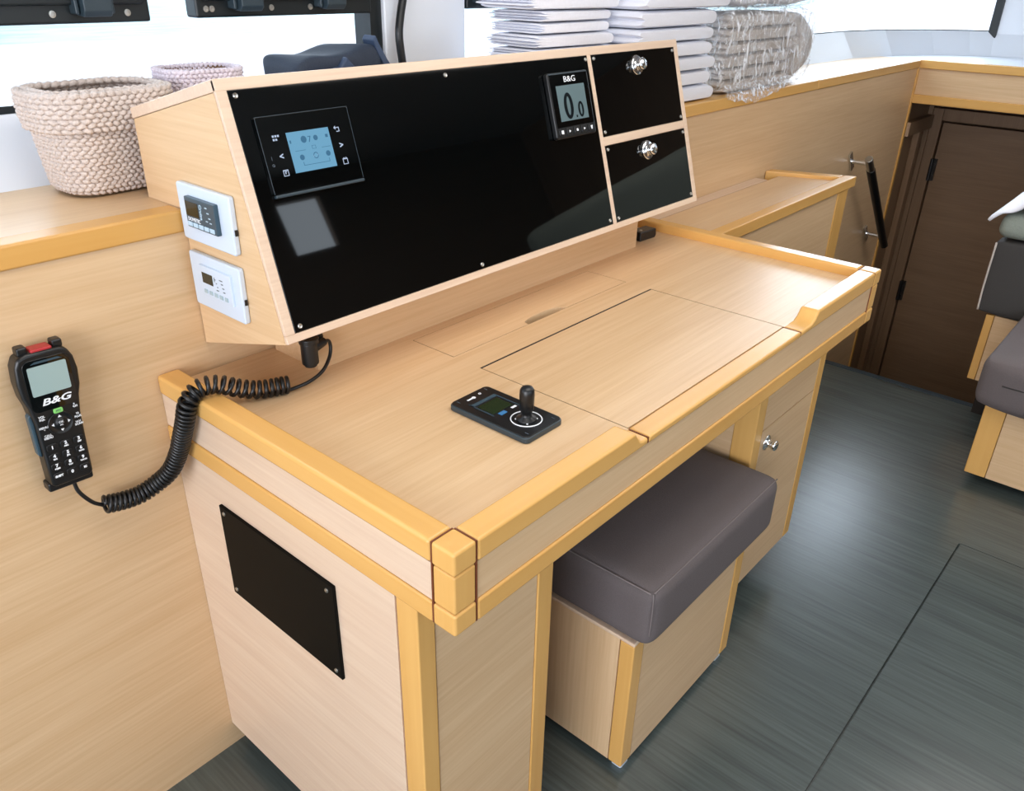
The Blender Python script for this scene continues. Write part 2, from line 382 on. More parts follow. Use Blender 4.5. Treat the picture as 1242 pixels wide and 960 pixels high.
bobj('dark_reflection_panel', (4.02, 4.035, -2.4, -0.12, SH, 2.0), 'brown_z', wf)  # unseen panel added to keep the flap doors' reflection dark
def hatch(w, x0, x1, z0, latches, screws):
    bm = bmesh.new(); z1 = 1.70; b = 0.052
    box(bm, x0, x1, 0.925, 0.96, z0, z0+b); box(bm, x0, x1, 0.925, 0.96, z1-b, z1); box(bm, x0, x0+b, 0.925, 0.96, z0+b, z1-b); box(bm, x1-b, x1, 0.925, 0.96, z0+b, z1-b)
    box(bm, x0+0.012, x1-0.012, 0.915, 0.927, z0+0.026, z0+b+0.004)
    h = obj('hatch_frame', bm, 'black_metal', w, 0.004)
    for x in latches:
        bm = bmesh.new(); prism(bm, [(0.925, z0+0.012), (0.900, z0+0.010), (0.893, z0+0.018), (0.890, z0+0.07), (0.925, z0+0.075)], 'x', x-0.022, x+0.022)
        box(bm, x-0.030, x-0.024, 0.905, 0.927, z0+0.014, z0+0.07); box(bm, x+0.024, x+0.030, 0.905, 0.927, z0+0.014, z0+0.07)
        obj('latch', bm, 'dark_grey', h, 0.002)
    for x in screws:
        bm = bmesh.new(); lathe(bm, [(0.0052, 0), (0.005, 0.0016), (0.0024, 0.0018), (0.0022, 0.0006)], (x, 0.925, z0+0.014), (0, -1, 0), 14); obj('screw', bm, 'steel', h)
hatch(w1, -0.62, 0.246, 1.2343, (0.150, -0.3), (0.093, 0.208))
hatch(w1, 0.327, 0.709, 1.2370, (0.418, 0.600), (0.356, 0.475, 0.560, 0.345))
hatch(w2, 0.985, 1.62, 1.2395, (1.03,), (1.075, 1.14))
# outside: the white deck beside the cabin and the water beyond
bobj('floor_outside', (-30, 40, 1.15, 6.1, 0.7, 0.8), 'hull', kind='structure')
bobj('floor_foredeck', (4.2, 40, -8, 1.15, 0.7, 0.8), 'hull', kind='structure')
bm = bmesh.new(); box(bm, -60, 80, 6.2, 120, 0.2, 0.3); wt = obj('water', bm, 'water'); wt['kind'] = 'structure'

# ================================================================== SHELF under the windows
sh = thing('window_shelf', 'long wooden shelf with honey-coloured front edge under the windows', 'shelf', (0, 0, SH))
bobj('shelf_board', [(-2.6, 1.06, D+0.004, 0.89, -0.029, 0), (1.06, 3.44, YR+0.004, 0.89, -0.029, 0), (2.7, 3.44, 0.88, 1.0, -0.029, 0)], 'veneer_x', sh)
bobj('shelf_edge', (-2.6, 0.0835, D-0.006, D+0.034, -0.0305, 0.0012), 'trim_x', sh, 0.004)
bobj('shelf_edge', (1.155, 2.345, YR-0.006, YR+0.034, -0.0305, 0.0012), 'trim_x', sh, 0.004)
bobj('shelf_edge', (2.348, 3.40, YR-0.006, YR+0.034, -0.0305, 0.0012), 'trim_x', sh, 0.004)

# ================================================================== DESK
desk = thing('chart_desk', 'built-in pale wooden chart desk with honey-coloured raised edges and lift-up lid', 'desk')
W = 0.0352; TOP = 0.787; RB = 0.7566; S0 = 0.767; FB = 0.704; SB = 0.673; L = 1.25
bobj('desktop', [(0.03, 0.3712, W-0.003, D-0.002, 0.748, S0), (0.8632, 1.218, W-0.003, D-0.002, 0.748, S0),
                 (0.3712, 0.8632, 0.3125, 0.3692, 0.748, S0), (0.3712, 0.8632, 0.4662, D-0.002, 0.748, S0)], 'veneer_x', desk)
lid = bobj('lid', (0.3730, 0.8606, W, 0.3080, 0.750, S0), 'veneer_x', desk)
bobj('lid_lip', (0.3730, 0.8606, 0.0, W-0.0008, RB, S0), 'trim_x', lid, 0.003)
# access panel with a finger notch
pts = [(0.3730, 0.3706), (0.558, 0.3706)]
for i in range(9):
    a = PI - PI*i/8; pts.append((0.613+0.055*math.cos(a), 0.3706+0.019*max(0, math.sin(a))**0.55))
pts += [(0.8612, 0.3706), (0.8612, 0.4648), (0.3730, 0.4648)]
bm = bmesh.new(); prism(bm, pts, 'z', 0.752, S0); obj('access_panel', bm, 'veneer_x', desk)
G = S0-0.0007
bobj('lid_gap_shade', [(0.3712, 0.8632, 0.3082, 0.3124, 0.752, G), (0.3712, 0.3729, 0.036, 0.3082, 0.752, G), (0.8607, 0.8632, 0.036, 0.3082, 0.752, G)], 'recess_shade', desk)  # dark strips fill the gaps round the lid, shade put into their colour
bobj('access_gap_shade', [(0.3712, 0.3729, 0.3692, 0.4662, 0.752, G), (0.8613, 0.8632, 0.3692, 0.4662, 0.752, G), (0.3729, 0.8613, 0.4649, 0.4662, 0.752, G), (0.3729, 0.5580, 0.3692, 0.3705, 0.752, G), (0.6680, 0.8613, 0.3692, 0.3705, 0.752, G)], 'recess_shade', desk)  # gaps round the access panel filled with the same painted shade
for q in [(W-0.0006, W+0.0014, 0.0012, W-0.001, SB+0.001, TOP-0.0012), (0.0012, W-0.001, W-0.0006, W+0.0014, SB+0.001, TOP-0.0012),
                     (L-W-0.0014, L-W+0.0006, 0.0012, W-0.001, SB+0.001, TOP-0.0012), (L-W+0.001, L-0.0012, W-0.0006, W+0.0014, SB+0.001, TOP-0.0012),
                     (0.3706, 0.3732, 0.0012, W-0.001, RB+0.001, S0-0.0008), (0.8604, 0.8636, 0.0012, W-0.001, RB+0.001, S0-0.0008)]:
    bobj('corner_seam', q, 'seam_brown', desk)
bobj('under_tray', (0.30, 0.92, 0.03, 0.50, 0.693, 0.700), 'recess_shade', desk)  # painted dark so the finger notch looks shaded inside
# raised rims
bobj('left_rim', (0.0, W, W+0.0016, D-0.001, RB, TOP), 'trim_y', desk, 0.005, 3)
bobj('right_rim', (L-W, L, W+0.0016, D-0.001, RB, TOP), 'trim_y', desk, 0.005, 3)
ramp = [(0.3708, RB), (0.3708, S0), (0.358, S0), (0.350, S0+0.003), (0.345, S0+0.009), (0.340, S0+0.017), (0.336, TOP), (W+0.0016, TOP), (W+0.0016, RB)]
bm = bmesh.new(); prism(bm, ramp, 'y', 0.0, W); obj('front_rim', bm, 'trim_x', desk, 0.004, 3)
ramp = [(0.8634, RB), (L-W-0.0016, RB), (L-W-0.0016, TOP), (0.930, TOP), (0.925, S0+0.015), (0.918, S0+0.007), (0.905, S0+0.001), (0.8634, S0)]
bm = bmesh.new(); prism(bm, ramp, 'y', 0.0, W); obj('front_rim', bm, 'trim_x', desk, 0.004, 3)
for x0, x1 in ((0.0, W), (L-W, L)):
    bobj('corner_block', [(x0, x1, 0.0, W, RB, TOP)], 'trim_z', desk, 0.004, 3)
    bobj('corner_block', [(x0+0.001, x1-0.001, 0.001, W-0.001, FB, RB-0.0008)], 'trim_z', desk, 0.003, 3)
    bobj('corner_block', [(x0, x1, 0.0, W, SB, FB-0.0008)], 'trim_z', desk, 0.004, 3)
bobj('side_fascia', (0.003, 0.020, W+0.0012, D-0.001, FB, RB-0.0008), 'frame_y', desk)  # pinker veneer than the right side, cool daylight put into its colour
bobj('side_fascia', (L-0.020, L-0.003, W+0.0012, D-0.001, FB, RB-0.0008), 'veneer_y', desk)
bobj('front_fascia', (W+0.0012, L-W-0.0012, 0.003, 0.020, FB, RB-0.0008), 'veneer_x', desk)
bobj('lower_strip', (0.0, W, W+0.0012, D-0.001, SB, FB-0.0008), 'trim_y', desk, 0.0035)
bobj('lower_strip', (L-W, L, W+0.0012, D-0.001, SB, FB-0.0008), 'trim_y', desk, 0.0035)
bobj('lower_strip', (W+0.0012, L-W-0.0012, 0.0, W, SB, FB-0.0008), 'trim_x', desk, 0.0035)
bobj('underside_board', (W, L-W, W, D-0.001, 0.678, 0.692), 'veneer_x', desk)
# left pedestal
ep = bobj('end_panel', (0.0075, 0.026, 0.1085, D-0.001, 0.054, SB-0.0005), 'frame_y', desk)  # pinkish veneer holds the tint of cool aft daylight
bobj('corner_post', (0.0075, 0.0362, 0.0703, 0.1072, 0.054, SB-0.0005), 'trim_z', desk, 0.0025)
bobj('front_panel', (0.0375, 0.2325, 0.0725, 0.09, 0.054, SB-0.0005), 'veneer_x', desk)
bobj('corner_post', (0.2338, 0.2672, 0.0703, 0.110, 0.054, SB-0.0005), 'trim_z', desk, 0.0025)
bobj('inner_panel', (0.249, 0.267, 0.110, D-0.001, 0.054, SB-0.0005), 'veneer_y', desk)
bobj('plinth', (0.03, 0.245, 0.11, D-0.005, 0.0, 0.054), 'recess_shade', desk)
cp = bobj('cover_plate', (0.0025, 0.0075, 0.226, 0.495, 0.445, 0.611), 'black_matte', desk, 0.001)
cp['label'] = 'black rectangular cover plate'
for y, z in ((0.484, 0.600), (0.240, 0.598), (0.238, 0.456), (0.485, 0.456)):
    bm = bmesh.new(); lathe(bm, [(0.0036, 0), (0.003, 0.0014), (0.0014, 0.002)], (0.0026, y, z), (-1, 0, 0), 12); obj('screw', bm, 'steel', cp)
# right pedestal
PB = 0.085
bobj('corner_post', (0.916, 0.9525, 0.0703, 0.118, PB, SB-0.0005), 'trim_z', desk, 0.0025)
bobj('inner_panel', (0.918, 0.936, 0.118, D-0.001, PB, SB-0.0005), 'veneer_y', desk)
bobj('drawer_front', (0.954, 1.2085, 0.0715, 0.089, 0.499, SB-0.0005), 'veneer_x', desk)
dr = bobj('door', (0.954, 1.2085, 0.0715, 0.089, PB, 0.496), 'veneer_x', desk)
bm = bmesh.new(); lathe(bm, [(0.017, 0), (0.017, 0.002), (0.0095, 0.004), (0.0075, 0.011), (0.0105, 0.014), (0.0115, 0.021), (0.009, 0.023)], (0.985, 0.0715, 0.458), (0, -1, 0)); obj('knob', bm, 'chrome', dr, smooth=True)
bobj('corner_post', (1.2098, 1.2425, 0.0703, 0.105, PB, SB-0.0005), 'trim_z', desk, 0.0025)
bobj('outer_panel', (1.2245, 1.2425, 0.106, D-0.001, PB, SB-0.0005), 'veneer_y', desk)
bobj('bottom_board', (0.93, 1.23, 0.09, D-0.005, PB, PB+0.015), 'veneer_x', desk)
bobj('plinth', (0.97, 1.20, 0.15, D-0.005, 0.0, PB), 'recess_shade', desk)
bobj('back_panel', (0.268, 0.917, D-0.02, D-0.001, 0.054, SB-0.0005), 'veneer_x', desk)

# ================================================================== INSTRUMENT CONSOLE
XC, XR = 0.0845, 1.1538
con = thing('instrument_console', 'wooden instrument console with sloping black glossy front above the chart desk', 'console', (XC, 0.389, 0.8755))
O = Vector((XC, 0.389, 0.8755))
TH = math.atan2(0.3215, 0.0946); VL = math.hypot(0.3215, 0.0946); UL = XR - XC
FR = Matrix.Rotation(TH, 4, 'X')                     # panel frame: x = u, y = up the slope, z = outwards
def fobj(name, bm, mat, parent, **k):
    bm.transform(FR); return obj(name, bm, mat, parent, **k)
def prof(pts): return [(y-O.y, z-O.z) for y, z in pts]
back = 0.006
ny, nz = -math.sin(TH), math.cos(TH)
def inset(y, z, d): return (y-ny*d, z-nz*d)
f0 = inset(0.389, 0.8755, back); f1 = inset(0.4836, 1.197, back)
bm = bmesh.new(); prism(bm, prof([f0, (f1[0]-0.0043, f1[1]-0.0145), (0.7063, 1.1247), (0.7063, SH+0.0005), (D-0.002, SH+0.0005), (D-0.002, 0.8125)]), 'x', 0.0, UL)
obj('body', bm, 'veneer_y', con)
bm = bmesh.new(); prism(bm, prof([(0.4836-0.0042, 1.197-0.0142), (0.4836, 1.197), (0.7137, 1.1387), (0.7105, 1.1246)]), 'x', 0.0, UL); obj('top_board', bm, 'frame_x', con, bevel=0.0012)
bobj('base_board', (0.195-XC, 1.0755-XC, 0.487-O.y, 0.600-O.y, S0-O.z, 0.856-O.z), 'veneer_x', con)
# front frame round three black panels
V = VL-0.0002
openings = [(0.0150, 0.7520, 0.0110, 0.3210), (0.7660, 1.0600, 0.1730, 0.3210), (0.7590, 1.0480, 0.0140, 0.1570)]
bm = bmesh.new()
vz = -back+0.0002
def fb(u0, u1, v0, v1, z0=vz, z1=0.0): box(bm, u0, u1, v0, v1, z0, z1)
fb(0, UL, 0, 0.0112); fb(0, UL, 0.3208, V-0.013 if False else V-0.0145 + 0.0138); fb(0, 0.0150, 0.0112, 0.3208); fb(0.7525, 0.7632, 0.0112, 0.3208)
fb(1.0555, UL, 0.0112, 0.3208); fb(0.7632, 1.0555, 0.157, 0.173)
fobj('front_frame', bm, 'frame_x', con, bevel=0.0008)
def panel(name, u0, u1, v0, v1, mat='black_gloss'):
    b = bmesh.new(); box(b, u0, u1, v0, v1, vz, -0.0005); return fobj(name, b, mat, con, bevel=0.0008)
def panel_screw(par, u, v):
    b = bmesh.new(); lathe(b, [(0.0034, -0.0006), (0.0034, 0.0008), (0.0026, 0.0016), (0.001, 0.0008)], (u, v, 0), (0, 0, 1), 14); fobj('screw', b, 'steel', par)
p1 = panel('fascia_panel', 0.0156, 0.7520, 0.0116, 0.3204)
for u, v in ((0.0247, 0.3135), (0.3863, 0.3121), (0.7460, 0.3137), (0.0250, 0.0192), (0.381, 0.0187), (0.7420, 0.0198)): panel_screw(p1, u, v)
p2 = panel('flap_door', 0.7638, 1.0550, 0.1735, 0.3204)
for u, v in ((0.771, 0.3136), (1.0475, 0.3139), (1.0475, 0.1810), (0.771, 0.1815)): panel_screw(p2, u, v)
p3 = panel('flap_door', 0.7638, 1.0550, 0.0116, 0.1565)
for u, v in ((0.771, 0.1495), (1.0475, 0.1495), (1.0475, 0.0190), (0.771, 0.0190)): panel_screw(p3, u, v)
for par, u, v in ((p2, 0.9092, 0.2935), (p3, 0.9038, 0.1312)):
    b = bmesh.new(); lathe(b, [(0.019, -0.0006), (0.019, 0.002), (0.017, 0.0035), (0.0105, 0.004), (0.0095, 0.008), (0.0115, 0.010), (0.0115, 0.016), (0.0095, 0.018)], (u, v, 0), (0, 0, 1), 28)
    fobj('latch', b, 'chrome', par, smooth=True)

def face_thing(name, label, cat, u, v, w=0.0):
    p = O + (FR @ Vector((u, v, w)))
    return thing(name, label, cat, p, (TH, 0, 0))
T = Matrix.Translation
def tm(x, y, z): return T((x, y, z))
# touch display on the left of the fascia
td = face_thing('touch_display', 'black square display with lit blue screen at the left of the glossy fascia', 'display', 0.112, 0.2370)
bm = bmesh.new(); prism(bm, rrect(0.1455, 0.0965, 0.003), 'z', -0.0005, 0.0035); obj('housing', bm, 'black_gloss', td, bevel=0.001)
bm = bmesh.new(); prism(bm, [(-0.0005, -0.0005), (0.0035, -0.0005), (0.007, -0.002), (0.006, -0.005), (-0.0005, -0.006)], 'x', -0.0725, 0.0725)
bm.transform(Matrix.Rotation(0, 4, 'X')); 
bm2 = bmesh.new(); box(bm2, -0.0725, 0.0725, -0.0530, -0.0487, -0.0005, 0.0060); bm.free(); obj('lower_lip', bm2, 'dark_grey', td, bevel=0.0015)
bm = bmesh.new()                                                           # fine bright edge line of the housing
for q in ((-0.0728, 0.0728, 0.0478, 0.0484), (-0.0728, -0.0722, -0.048, 0.048), (0.0722, 0.0728, -0.048, 0.048)): box(bm, *q, 0.0034, 0.0037)
obj('edge_line', bm, 'dark_grey', td)
sc = bobj('screen', (-0.0335, 0.0335, -0.0262, 0.0250, 0.0030, 0.0039), 'screen', td)
bm = bmesh.new()
torus_ring(bm, (0.004, -0.008, 0.0041), 0.0036, 0.0006, 16, 4)
for x in (-0.018, 0.024): cyl(bm, (x, -0.008, 0.0039), 0.0036, 0.0003, 'z', 14)
for q in ((-0.018, 0.024, -0.0186, -0.0180), (-0.018, -0.0174, -0.0186, -0.0140), (0.0234, 0.024, -0.0186, -0.0140), (-0.026, -0.010, 0.0005, 0.0010), (0.016, 0.030, 0.0005, 0.0010),
          (0.001, 0.007, 0.0005, 0.0009), (0.001, 0.0014, 0.0005, 0.0050), (0.0066, 0.007, 0.0005, 0.005), (0.001, 0.007, 0.0046, 0.005), (0.026, 0.030, 0.0125, 0.0165), (-0.031, -0.029, 0.011, 0.015)): box(bm, *q, 0.0039, 0.0042)
text_bm(bm, '7', 0.011, tm(0.000, 0.013, 0.0041)); cyl(bm, (-0.009, 0.014, 0.0039), 0.0045, 0.0002, 'z', 14); cyl(bm, (0.010, 0.014, 0.0039), 0.0035, 0.0002, 'z', 14)
obj('screen_symbols', bm, 'screen_mark', sc)
def bars(bm, *qs):
    for q in qs: box(bm, *q, 0.0033, 0.0038)
bm = bmesh.new(); bars(bm, *[(-0.0545+i*0.0038, -0.0519+i*0.0038, 0.0215, 0.0241) for i in range(3)], *[(-0.0545+i*0.0038, -0.0519+i*0.0038, 0.0172, 0.0198) for i in range(2)]); obj('menu_icon', bm, 'lit_icon', td)
bm = bmesh.new(); text_bm(bm, '<', 0.011, tm(-0.048, -0.003, 0.0036), bold=0.0003); obj('left_arrow_icon', bm, 'lit_icon', td)
bm = bmesh.new(); text_bm(bm, '>', 0.011, tm(0.0488, -0.001, 0.0036), bold=0.0003); obj('right_arrow_icon', bm, 'lit_icon', td)
for cx, cy in ((-0.0478, -0.0236), (0.0492, -0.0222)):
    bm = bmesh.new(); bars(bm, (cx-0.004, cx+0.004, cy-0.004, cy-0.0032), (cx-0.004, cx-0.0032, cy-0.004, cy+0.004), (cx+0.0032, cx+0.004, cy-0.004, cy+0.004), (cx-0.004, cx+0.004, cy+0.0026, cy+0.004))
    if cx < 0: bars(bm, (-0.0490, -0.0478, -0.0250, -0.0215), (-0.0478, -0.0466, -0.0226, -0.0215))
    else: bars(bm, (0.0470, 0.0482, -0.0190, -0.0170), (0.0505, 0.0517, -0.0190, -0.0170))
    obj('page_icon', bm, 'lit_icon', td)
bm = bmesh.new(); bars(bm, (0.0440, 0.0510, 0.0222, 0.0232), (0.0502, 0.0512, 0.0180, 0.0232), (0.0460, 0.0512, 0.0172, 0.0182))
prism(bm, [(0.0425, 0.0227), (0.0455, 0.0202), (0.0455, 0.0252)], 'z', 0.0033, 0.0038); obj('return_icon', bm, 'lit_icon', td)
bm = bmesh.new(); box(bm, -0.0632, -0.0629, -0.006, -0.001, 0.0033, 0.0037); obj('indicator', bm, 'grey_mark', td)
bm = bmesh.new(); torus_ring(bm, (-0.0630, -0.0122, 0.0037), 0.0015, 0.0003, 12, 4); obj('indicator', bm, 'grey_mark', td)

# digital instrument at the right end of the fascia
di = face_thing('digital_display', 'portrait digital instrument reading 0.0 near the right end of the fascia', 'display', 0.6735, 0.2405)
bm = bmesh.new(); prism(bm, rrect(0.1160, 0.1110, 0.005), 'z', -0.0005, 0.010); obj('housing', bm, 'black', di, bevel=0.0025)
bobj('front_glass', (-0.0535, 0.0535, -0.0365, 0.0520, 0.009, 0.0108), 'black_gloss', di)
bm = bmesh.new(); box(bm, -0.055, 0.055, 0.0515, 0.0545, 0.0095, 0.0106); box(bm, 0.0538, 0.0550, -0.052, 0.052, 0.0095, 0.0104); obj('bezel_edge', bm, 'dark_grey', di)
lc = bobj('screen', (-0.0405, 0.0405, -0.0270, 0.0330, 0.0104, 0.0112), 'lcd_grey', di)
bm = bmesh.new()
def oval(cx, cy, a, b_, r):
    tube(bm, [(cx+a*math.cos(2*PI*i/32), cy+b_*math.sin(2*PI*i/32), 0.0112) for i in range(32)], r, 6, closed=True)
def flat_oval(cx, cy, a, b_, t):
    n = 36; o = [bm.verts.new((cx+a*math.cos(2*PI*i/n), cy+b_*math.sin(2*PI*i/n), 0.01165)) for i in range(n)]
    q = [bm.verts.new((cx+(a-t)*math.cos(2*PI*i/n), cy+(b_-t*0.8)*math.sin(2*PI*i/n), 0.01165)) for i in range(n)]
    for i in range(n): bm.faces.new((o[i], o[(i+1) % n], q[(i+1) % n], q[i]))
flat_oval(-0.0135, -0.0020, 0.0130, 0.0225, 0.0082); flat_oval(0.0205, -0.0105, 0.0082, 0.0135, 0.0052); box(bm, 0.0045, 0.0085, -0.0235, -0.0195, 0.0110, 0.0114)
obj('digits', bm, 'ink', lc)
bm = bmesh.new(); text_bm(bm, 'B&G', 0.0140, tm(0.001, 0.0425, 0.0112), bold=0.0, sx=1.3); obj('lettering', bm, 'mark', di)
for i in range(5):
    x = -0.0430+i*0.0215
    bm = bmesh.new(); prism(bm, rrect(0.0165, 0.0125, 0.003, cx=x, cy=-0.0445), 'z', 0.0095, 0.0118); k = obj('button', bm, 'black', di, bevel=0.001)
    bm = bmesh.new(); g = 0.0032 if i in (0, 4) else 0.0022
    prism(bm, rrect(2*g, 2*g, 0.0008, cx=x, cy=-0.0445) if i in (0, 2) else [(x-g, -0.0445-g), (x+g*1.2, -0.0445), (x-g, -0.0445+g)] if i != 4 else [(x-g, -0.0415), (x+g, -0.0415), (x+g*0.4, -0.0480), (x-g*0.4, -0.0480)], 'z', 0.0117, 0.0121)
    obj('button_symbol', bm, 'mark', k)

# ---- two control plates on the console's left side (local: x = towards the front, y = up, z = outwards)
def side_thing(name, label, y, z):
    # local x -> -Y, local y -> +Z, local z -> -X
    o = thing(name, label, 'control panel', (XC, y, z)); o.rotation_euler = Matrix(((0, 0, -1), (-1, 0, 0), (0, 1, 0))).to_euler(); return o
def plate(o, w, h):
    bm = bmesh.new(); prism(bm, rrect(w, h, 0.004), 'z', 0.0, 0.009); p = obj('plate', bm, 'white_plastic', o, bevel=0.0025, seg=3)
    bobj('side_catch', (w/2-0.0005, w/2+0.0012, -0.012, -0.004, 0.002, 0.006), 'black', o)
    return p
c1 = side_thing('thermostat_plate', 'white plate with a slate grey control module, upper of two on the console side', 0.5365, 1.0185)
plate(c1, 0.130, 0.0785)
md = bobj('module', (-0.0365, 0.0375, -0.0165, 0.0250, 0.008, 0.0155), 'slate', c1, 0.0012)
bobj('screen', (-0.0345, -0.0030, 0.0000, 0.0195, 0.0152, 0.0159), 'lcd_dark', c1)
for i in range(5): bobj('button', (-0.0335+i*0.0137, -0.0335+i*0.0137+0.0112, -0.0143, -0.0082, 0.0152, 0.0167), 'key_blue', c1, 0.0008)
bm = bmesh.new(); text_bm(bm, 'DOMETIC', 0.0070, tm(-0.0160, -0.0045, 0.0158), bold=0.0001); obj('lettering', bm, 'mark', c1)
bm = bmesh.new(); text_bm(bm, 'Cruise', 0.0078, tm(0.0035, 0.0095, 0.0158) @ Matrix.Rotation(-PI/2, 4, 'Z'), bold=0.0002)
for i, (x, y) in enumerate(((0.015, 0.017), (0.0185, 0.0105), (0.021, 0.004), (0.0135, -0.001), (0.0225, -0.002))): box(bm, x, x+0.005, y, y+0.0014, 0.0155, 0.0158)
obj('symbols', bm, 'key_blue', c1)
c2 = side_thing('thermostat_plate', 'all white control plate with small dark screen, lower of two on the console side', 0.5350, 0.9222)
plate(c2, 0.126, 0.0795)
bobj('module', (-0.0335, 0.0450, -0.0175, 0.0265, 0.008, 0.0130), 'white_plastic', c2, 0.0012)
bobj('screen', (-0.0270, -0.0005, 0.0015, 0.0168, 0.0126, 0.0134), 'lcd_dark', c2)
for i in range(5): bobj('button', (-0.0260+i*0.0130, -0.0260+i*0.0130+0.0085, -0.0135, -0.0075, 0.0126, 0.0142), 'key_grey', c2, 0.0008)
bm = bmesh.new()
for x, y, w_ in ((0.0045, 0.012, 0.003), (0.007, 0.007, 0.003), (0.009, 0.002, 0.003), (0.0065, -0.003, 0.006), (0.017, 0.014, 0.008), (0.0205, 0.009, 0.005), (0.0225, 0.0035, 0.005), (0.0235, -0.002, 0.005)): box(bm, x, x+w_, y, y+0.0014, 0.0128, 0.0132)
box(bm, 0.0035, 0.0050, 0.009, 0.0155, 0.0128, 0.0132)
obj('symbols', bm, 'slate', c2)

# ================================================================== JOYSTICK PANEL on the desk
jp = thing('joystick_panel', 'flat black thruster control panel with an upright joystick on the desk top', 'control panel', (0.2815, 0.1790, S0))
bm = bmesh.new(); prism(bm, rrect(0.0785, 0.1450, 0.008), 'z', 0.0, 0.009); obj('housing', bm, 'dark_grey', jp, bevel=0.002)
bm = bmesh.new(); prism(bm, rrect(0.0755, 0.1420, 0.0075), 'z', 0.0085, 0.0103); obj('face_plate', bm, 'black', jp, bevel=0.0008)
sc = bobj('screen', (-0.0200, 0.0195, 0.0035, 0.0335, 0.0100, 0.0108), 'lcd_green', jp)
bm = bmesh.new(); box(bm, -0.024, -0.0225, 0.000, 0.048, 0.0102, 0.0106); box(bm, -0.024, 0.026, 0.0375, 0.0445, 0.0102, 0.0106); box(bm, 0.0240, 0.0258, -0.012, 0.0445, 0.0102, 0.0107); obj('screen_border', bm, 'slate', jp)
bm = bmesh.new(); box(bm, -0.0145, -0.0015, -0.0062, 0.0012, 0.0102, 0.0106); obj('badge', bm, 'blue_mark', jp)
bm = bmesh.new(); cyl(bm, (-0.003, 0.0575, 0.0102), 0.0030, 0.0005); box(bm, -0.016, -0.006, 0.0560, 0.0590, 0.0102, 0.0106); obj('emblem', bm, 'mark', jp)
bobj('label_mark', (0.011, 0.0205, -0.0040, 0.0, 0.0102, 0.0106), 'mark', jp)
bm = bmesh.new(); torus_ring(bm, (0.012, 0.0600, 0.0104), 0.0018, 0.0005, 12, 4); obj('power_symbol', bm, 'mark', jp)
bm = bmesh.new(); torus_ring(bm, (0.001, -0.0375, 0.0105), 0.0215, 0.0009, 40, 6)
for k in range(4):
    a = PI/4+k*PI/2; cyl(bm, (0.001+0.0145*math.cos(a), -0.0375+0.0145*math.sin(a), 0.010), 0.0014, 0.0012, 'z', 8)
obj('ring_marking', bm, 'mark', jp)
bm = bmesh.new(); lathe(bm, [(0.0150, 0.010), (0.0140, 0.0125), (0.0085, 0.015), (0.0072, 0.019), (0.0080, 0.022), (0.0098, 0.026), (0.0104, 0.048), (0.0100, 0.055), (0.0075, 0.0590), (0.003, 0.0605)], (0.001, -0.0375, 0), (0, 0, 1), 20)
obj('joystick', bm, 'black', jp, smooth=True)
for s in (0.028, -0.028):
    for y in (0.060, -0.066): bobj('corner_mark', (s-0.0004, s+0.0004, y, y+0.006, 0.0102, 0.0105), 'grey_mark', jp)

# small remote beside the console's right end
rm = thing('remote_control', 'small black remote lying beside the right end of the console', 'remote', (1.142, 0.512, S0), (0, 0, math.radians(-4)))
bm = bmesh.new(); prism(bm, [(-0.030, 0), (0.028, 0), (0.032, 0.006), (0.030, 0.022), (-0.030, 0.022)], 'y', -0.016, 0.016); obj('body', bm, 'black', rm, bevel=0.003)
bm = bmesh.new(); cyl(bm, (-0.014, -0.004, 0.0218), 0.0035, 0.0012, 'z', 12); obj('button', bm, 'steel', rm)

# ================================================================== RADIO HANDSET on the wall
hs = thing('radio_handset', 'black radio telephone handset with keypad hanging on the pale wood wall', 'handset', (-0.1500, D, 0.7880), (0, math.radians(1.5), 0))
# local: x right, z up, y into the wall (front faces -y)
def hprism(bm, pts, y0, y1): prism(bm, pts, 'y', y0, y1)
outline = [(-0.0240,-0.0960),(0.0240,-0.0960),(0.0275,-0.0900),(0.0280,-0.0500),(0.0290,0.0000),(0.0320,0.0250),(0.0360,0.0400),(0.0375,0.0620),(0.0350,0.0800),(0.0290,0.0930),(0.0200,0.0975),
           (-0.0200,0.0975),(-0.0310,0.0940),(-0.0360,0.0820),(-0.0375,0.0600),(-0.0360,0.0400),(-0.0320,0.0250),(-0.0290,0.0000),(-0.0280,-0.0500),(-0.0275,-0.0900)]
bm = bmesh.new(); hprism(bm, outline, -0.034, -0.008); obj('body', bm, 'black', hs, bevel=0.005, seg=3)
bm = bmesh.new(); hprism(bm, [(-0.024,-0.101),(0.024,-0.101),(0.024,0.080),(-0.024,0.080)], -0.014, 0.0); box(bm, -0.030, 0.029, -0.026, -0.006, -0.1055, -0.0915); obj('cradle', bm, 'black', hs, bevel=0.003)
bm = bmesh.new(); hprism(bm, [(-0.0325, -0.045), (-0.0275, -0.050), (-0.0275, 0.018), (-0.0335, 0.012)], -0.028, -0.016); obj('talk_key', bm, 'slate', hs, bevel=0.002)
for x in (-0.021, 0.021):
    bm = bmesh.new(); box(bm, x-0.0065, x+0.0065, -0.028, -0.012, 0.094, 0.1055); obj('top_lug', bm, 'black', hs, bevel=0.003)
bm = bmesh.new(); box(bm, -0.0130, 0.0130, -0.031, -0.012, 0.0955, 0.1005); obj('distress_key', bm, 'red', hs, bevel=0.002)
FY = -0.0342
bm = bmesh.new(); hprism(bm, [(p[0]*0.86, p[1]) for p in rrect(0.066, 0.072, 0.010, cx=0, cy=0.053)], FY-0.0006, FY+0.002); obj('screen_surround', bm, 'black_gloss', hs, bevel=0.0008)
bm = bmesh.new(); hprism(bm, rrect(0.0470, 0.0400, 0.002, cx=0.0, cy=0.0600), FY-0.0012, FY); obj('screen', bm, 'lcd_pale', hs)
